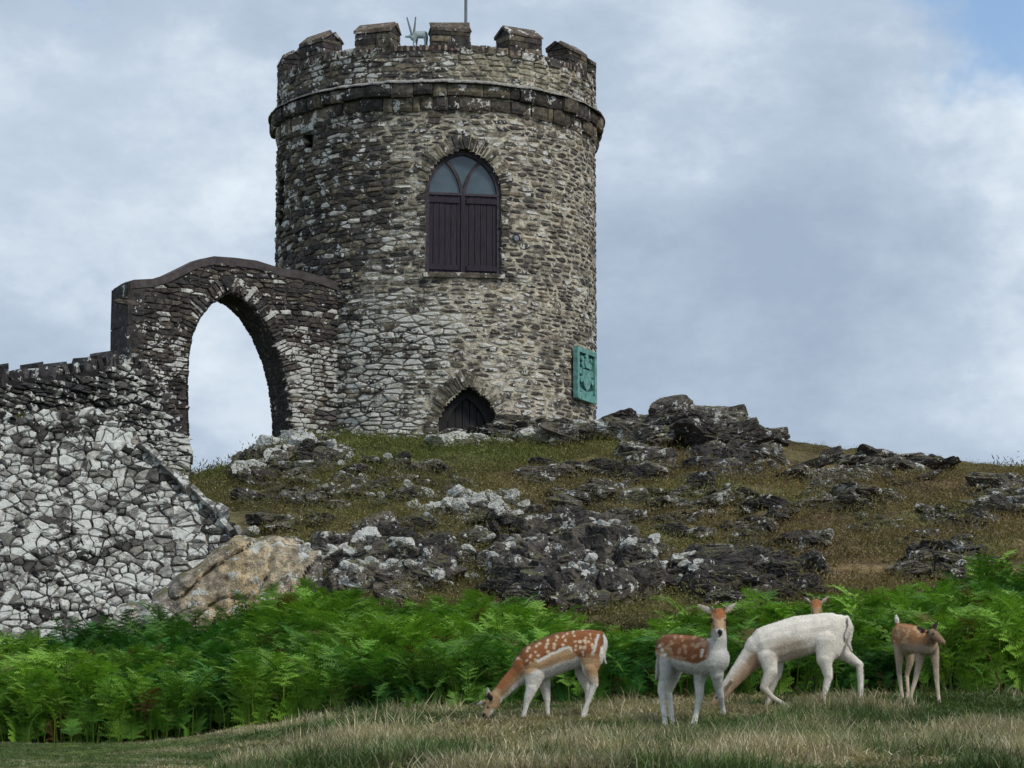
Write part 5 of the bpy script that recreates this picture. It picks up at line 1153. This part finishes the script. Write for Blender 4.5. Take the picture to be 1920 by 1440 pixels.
# --- C: white deer grazing with one foreleg folded
TC_ = Trace(1320, 1090, 3.692, 30.5)
capsC = [((870,335,0),128,(660,380,0),152,.78), ((660,380,0),152,(450,440,0),145,.78), ((450,440,0),145,(390,470,0),120,.72), ((870,335,0),128,(935,320,0),98,.75), ((900,330,-.03),110,(860,450,-.06),105,.7),
 ((390,470,0),112,(280,580,0),72,.7), ((280,580,0),72,(155,740,0),46,.75), ((155,740,0),50,(115,790,0),46,.85), ((115,790,0),44,(55,860,0),22,.85), ((150,735,-.05),12,(190,690,-.10),20,.45,(0.4,0.7,0.2)), ((120,750,.06),12,(90,690,.11),20,.45,(0.4,0.7,0.2)),
 ((440,520,-.08),72,(460,620,-.09),52,.75), ((460,620,-.09),48,(412,735,-.09),30), ((412,735,-.09),30,(470,800,-.09),21), ((470,800,-.09),20,(560,855,-.09),18), ((560,855,-.09),19,(608,876,-.09),17),
 ((500,520,.08),65,(495,640,.09),44,.75), ((495,640,.09),40,(460,760,.09),25), ((460,760,.09),23,(440,850,.09),17), ((440,850,.09),18,(432,905,.09),19),
 ((850,420,-.09),92,(835,540,-.11),62,.7), ((835,540,-.11),56,(860,660,-.11),35), ((860,660,-.11),31,(838,760,-.11),24), ((838,760,-.11),23,(808,860,-.11),20), ((808,860,-.11),21,(800,890,-.11),22),
 ((920,430,.09),80,(965,500,.11),54,.7), ((965,500,.11),52,(1075,575,.11),31), ((1075,575,.11),29,(1083,690,.11),24), ((1083,690,.11),23,(1085,790,.11),21), ((1085,790,.11),22,(1088,822,.11),23),
 ((990,250,0),20,(1018,320,0),21,.7), ((1018,320,0),21,(998,430,0),19,.7), ((998,430,0),18,(1022,475,0),7,.7)]
def paintC(cx, cz, dy, co):
    W = np.array([0.85, 0.80, 0.70]); cr_ = np.array([0.50, 0.40, 0.30]); c = np.tile(W, (len(cx), 1)); n_ = np.clip(1 - np.hypot((cx - 600) / 170, (cz - 470) / 105), 0, 1)[:, None]; c = c + (cr_ - c) * np.clip(n_ * 1.6, 0, 0.85)
    und = (cx - 280) * 0.75 + (cz - 580) * 0.62; nk = (cx < 380) & (cz > 480); c = np.where(nk[:, None], W + (np.array([0.50, 0.36, 0.24]) - W) * sm(und, -60, 30), c); c = c + (np.array([0.42, 0.29, 0.18]) - c) * sm(-cx, -170, -60) * (cz > 700)[:, None]
    lg = sm(cz, 600, 800) * ((cx > 385) & (cx < 640))[:, None]; c = c + (np.array([0.56, 0.50, 0.43]) - c) * lg * 0.7; c = c + (np.array([.33, .22, .13]) - c) * blot(cx, cz, [(335, 550, 16), (370, 570, 12)], 34) * 0.6
    c = c + (BLK * 3 - c) * (1 - sm(np.abs(cx - np.interp(cz, [240, 300, 420], [985, 990, 962])), 4, 10)) * ((cz > 250) & (cz < 420))[:, None] * 0.85; c = c + (BLK - c) * blot(cx, cz, [(50, 868, 13), (610, 882, 12), (88, 800, 8)], 6)
    c = np.where(((cz > 882) & (cx > 390))[:, None], BLK * 3, c); c = np.where(((cz > 812) & (cx > 1050))[:, None], BLK * 3, c); return c
deer('fallow_deer', 'white deer grazing with a foreleg folded beside the standing spotted deer', TC_, capsC, paintC, voxel=0.0090, rscale=0.94)
# --- D: tan fawn at the right, foreshortened, head turned into the bracken
TD = Trace(1320, 1090, 3.692, 31.2); ld = np.array([0.70, 0.71, 0.0])
capsD = [((1370,365,.28),78,(1430,395,.08),98,.85), ((1430,395,.08),98,(1510,425,-.15),88,.85), ((1510,425,-.15),86,(1560,440,-.26),66,.85), ((1350,400,.30),60,(1400,450,.20),70,.85),
 ((1555,420,-.26),56,(1580,370,-.36),38), ((1575,365,-.36),38,(1600,370,-.44),34), ((1600,375,-.44),33,(1640,405,-.50),24), ((1640,405,-.50),23,(1658,420,-.52),18), ((1545,430,-.24),60,(1570,400,-.34),48),
 ((1550,350,-.36),10,(1505,335,-.34),22,.5,(0.2,1,0)), ((1505,335,-.34),20,(1482,318,-.33),8,.5,(0.2,1,0)), ((1580,345,-.38),10,(1600,305,-.38),20,.5,(0,1,0)), ((1600,305,-.38),18,(1618,276,-.38),7,.5,(0,1,0)),
 ((1350,440,.22),44,(1352,540,.20),30), ((1352,540,.20),28,(1352,640,.22),19), ((1352,640,.22),18,(1366,760,.16),15), ((1366,760,.16),16,(1376,850,.12),17),
 ((1430,470,.34),42,(1425,570,.34),27), ((1425,570,.34),25,(1405,650,.36),17), ((1405,650,.36),16,(1412,760,.30),14), ((1412,760,.30),15,(1405,835,.26),16),
 ((1500,470,-.12),46,(1490,570,-.12),28), ((1490,570,-.12),26,(1462,690,-.13),19), ((1462,690,-.13),18,(1432,790,-.14),15), ((1432,790,-.14),16,(1420,858,-.15),18),
 ((1590,470,-.22),42,(1605,570,-.20),26), ((1605,570,-.20),25,(1612,690,-.18),19), ((1612,690,-.18),18,(1622,790,-.17),15), ((1622,790,-.17),16,(1630,862,-.18),18),
 ((1345,300,.32),14,(1335,262,.34),21,.6), ((1335,262,.34),20,(1330,235,.35),10,.6)]
def paintD(cx, cz, dy, co):
    up_ = np.array([0.47, 0.23, 0.09]); lo_ = np.array([0.56, 0.44, 0.32]); c = up_ + (lo_ - up_) * sm(cz, 400, 460); c = c + (np.array([0.60, 0.50, 0.38]) - c) * sm(cz, 520, 640)
    fc = (cx > 1545) & (cz < 430); c = np.where(fc[:, None], np.array([0.30, 0.20, 0.115]), c); c = c + (np.array([0.05, 0.035, 0.03]) - c) * blot(cx, cz, [(1500, 335, 26), (1490, 322, 16), (1600, 305, 22), (1612, 285, 16), (1550, 345, 8)], 8) * (dy < -.2)[:, None]
    r4 = np.random.default_rng(4); c = c + (np.array([.68, .50, .32]) - c) * blot(cx, cz, [(r4.uniform(1310, 1500), r4.uniform(300, 420), r4.uniform(5, 9)) for _ in range(22)], 5) * 0.7
    c = c + (WHT - c) * blot(cx, cz, [(1335, 262, 24), (1332, 240, 18)], 8); c = c + (BLK - c) * blot(cx, cz, [(1590, 362, 6)], 4); c = np.where((cz > 848)[:, None], BLK * 3, c); return c
deer('fallow_deer', 'small plain tan deer at the right with its head turned into the bracken', TD, capsD, paintD, ld, voxel=0.0085, hairdir=-0.5)
# --- E: a deer behind the white one, only the crown of its head and ears above the white back
TE = Trace(1530, 1128, 3.692, 32.6)
le = np.array([0.3, 0.95, 0])
capsE = [((0,20,-.30),44,(2,60,-.38),36), ((2,60,-.38),32,(4,130,-.46),20), ((0,30,-.28),40,(10,180,-.16),50), ((10,180,-.16),52,(20,300,-.05),88), ((20,300,-.05),105,(60,310,.45),118,.8), ((60,310,.45),112,(80,300,.75),100,.8),
 ((-34,10,-.27),9,(-58,-14,-.26),16,.5,(0,1,0)), ((-58,-14,-.26),15,(-84,-30,-.25),6,.5,(0,1,0)), ((34,10,-.27),9,(58,-14,-.26),16,.5,(0,1,0)), ((58,-14,-.26),15,(86,-40,-.25),6,.5,(0,1,0)),
 ((-25,340,-.02),45,(-25,480,-.02),24), ((-25,480,-.02),22,(-25,660,-.02),15), ((70,340,-.02),45,(70,480,-.02),24), ((70,480,-.02),22,(70,660,-.02),15),
 ((20,330,.72),55,(25,470,.70),28), ((25,470,.70),24,(22,640,.74),15), ((130,330,.72),55,(130,470,.70),28), ((130,470,.70),24,(130,640,.74),15)]
def paintE(cx, cz, dy, co):
    c = np.tile(TANC, (len(cx), 1)); c = c + (RUF * 1.2 - c) * blot(cx, cz, [(0, 10, 26)], 14); c = c + (np.array([.5, .42, .36]) - c) * ((np.abs(cx) > 42) & (cz < 20))[:, None]; c = c + (WHT * .85 - c) * sm(cz, 330, 420); return c
deer('fallow_deer', 'deer mostly hidden behind the white deer, only crown and ears showing', TE, capsE, paintE, le, voxel=0.011, extra=[('antler', [(-14, -14, -.28), (-18, -34, -.28)], [7, 4], M_HORN), ('antler', [(16, -14, -.28), (22, -32, -.28)], [7, 4], M_HORN)])

# horned animal figure on the parapet
TS = Trace(700, 0, 7.385, 62.9)
capsS = [((600,480,0),56,(700,480,0),58,.7), ((590,490,0),54,(560,520,0),52,.65), ((555,520,0),40,(520,500,0),30,.8), ((520,500,0),28,(450,508,0),17,.8), ((575,540,0),26,(560,590,-.03),13), ((560,590,-.03),12,(556,650,-.03),9), ((600,540,.1),22,(598,650,.1),9),
 ((720,510,-.04),30,(722,580,-.04),20), ((722,580,-.04),18,(712,655,-.04),12), ((735,510,.1),26,(738,655,.1),11)]
ps_ = [capsule(TS.p(a[0], a[1], a[2]), TS.r(r0), TS.p(c[0], c[1], c[2]), TS.r(r1), (0, 1, 0), (k[0] if k else 1)) for (a, r0, c, r1, *k) in capsS]
me = fuse(ps_, 0.012, 3); co = np.empty(len(me.vertices) * 3, np.float32); me.vertices.foreach_get('co', co); co = co.reshape(-1, 3); base = np.array([co[:, 0].mean(), co[:, 1].mean(), co[:, 2].min()])
me.vertices.foreach_set('co', (co - base).astype(np.float32).ravel()); me.materials.clear(); me.materials.append(M_STATUE); me.polygons.foreach_set('use_smooth', [True] * len(me.polygons))
fig = link('animal_figure', me, None, base); WL[fig.name] = base; tag(fig, 'pale horned animal figure standing on the tower parapet', 'figure')
for pth in ([(535, 480, -.02), (500, 360, -.02), (465, 240, -.02)], [(560, 470, .06), (575, 350, .06), (586, 235, .06)]):
    V, F = tube([TS.p(*q) for q in pth], [TS.r(18), TS.r(14), TS.r(10)], 8); world_obj('horn', V, F, M_STATD, fig)
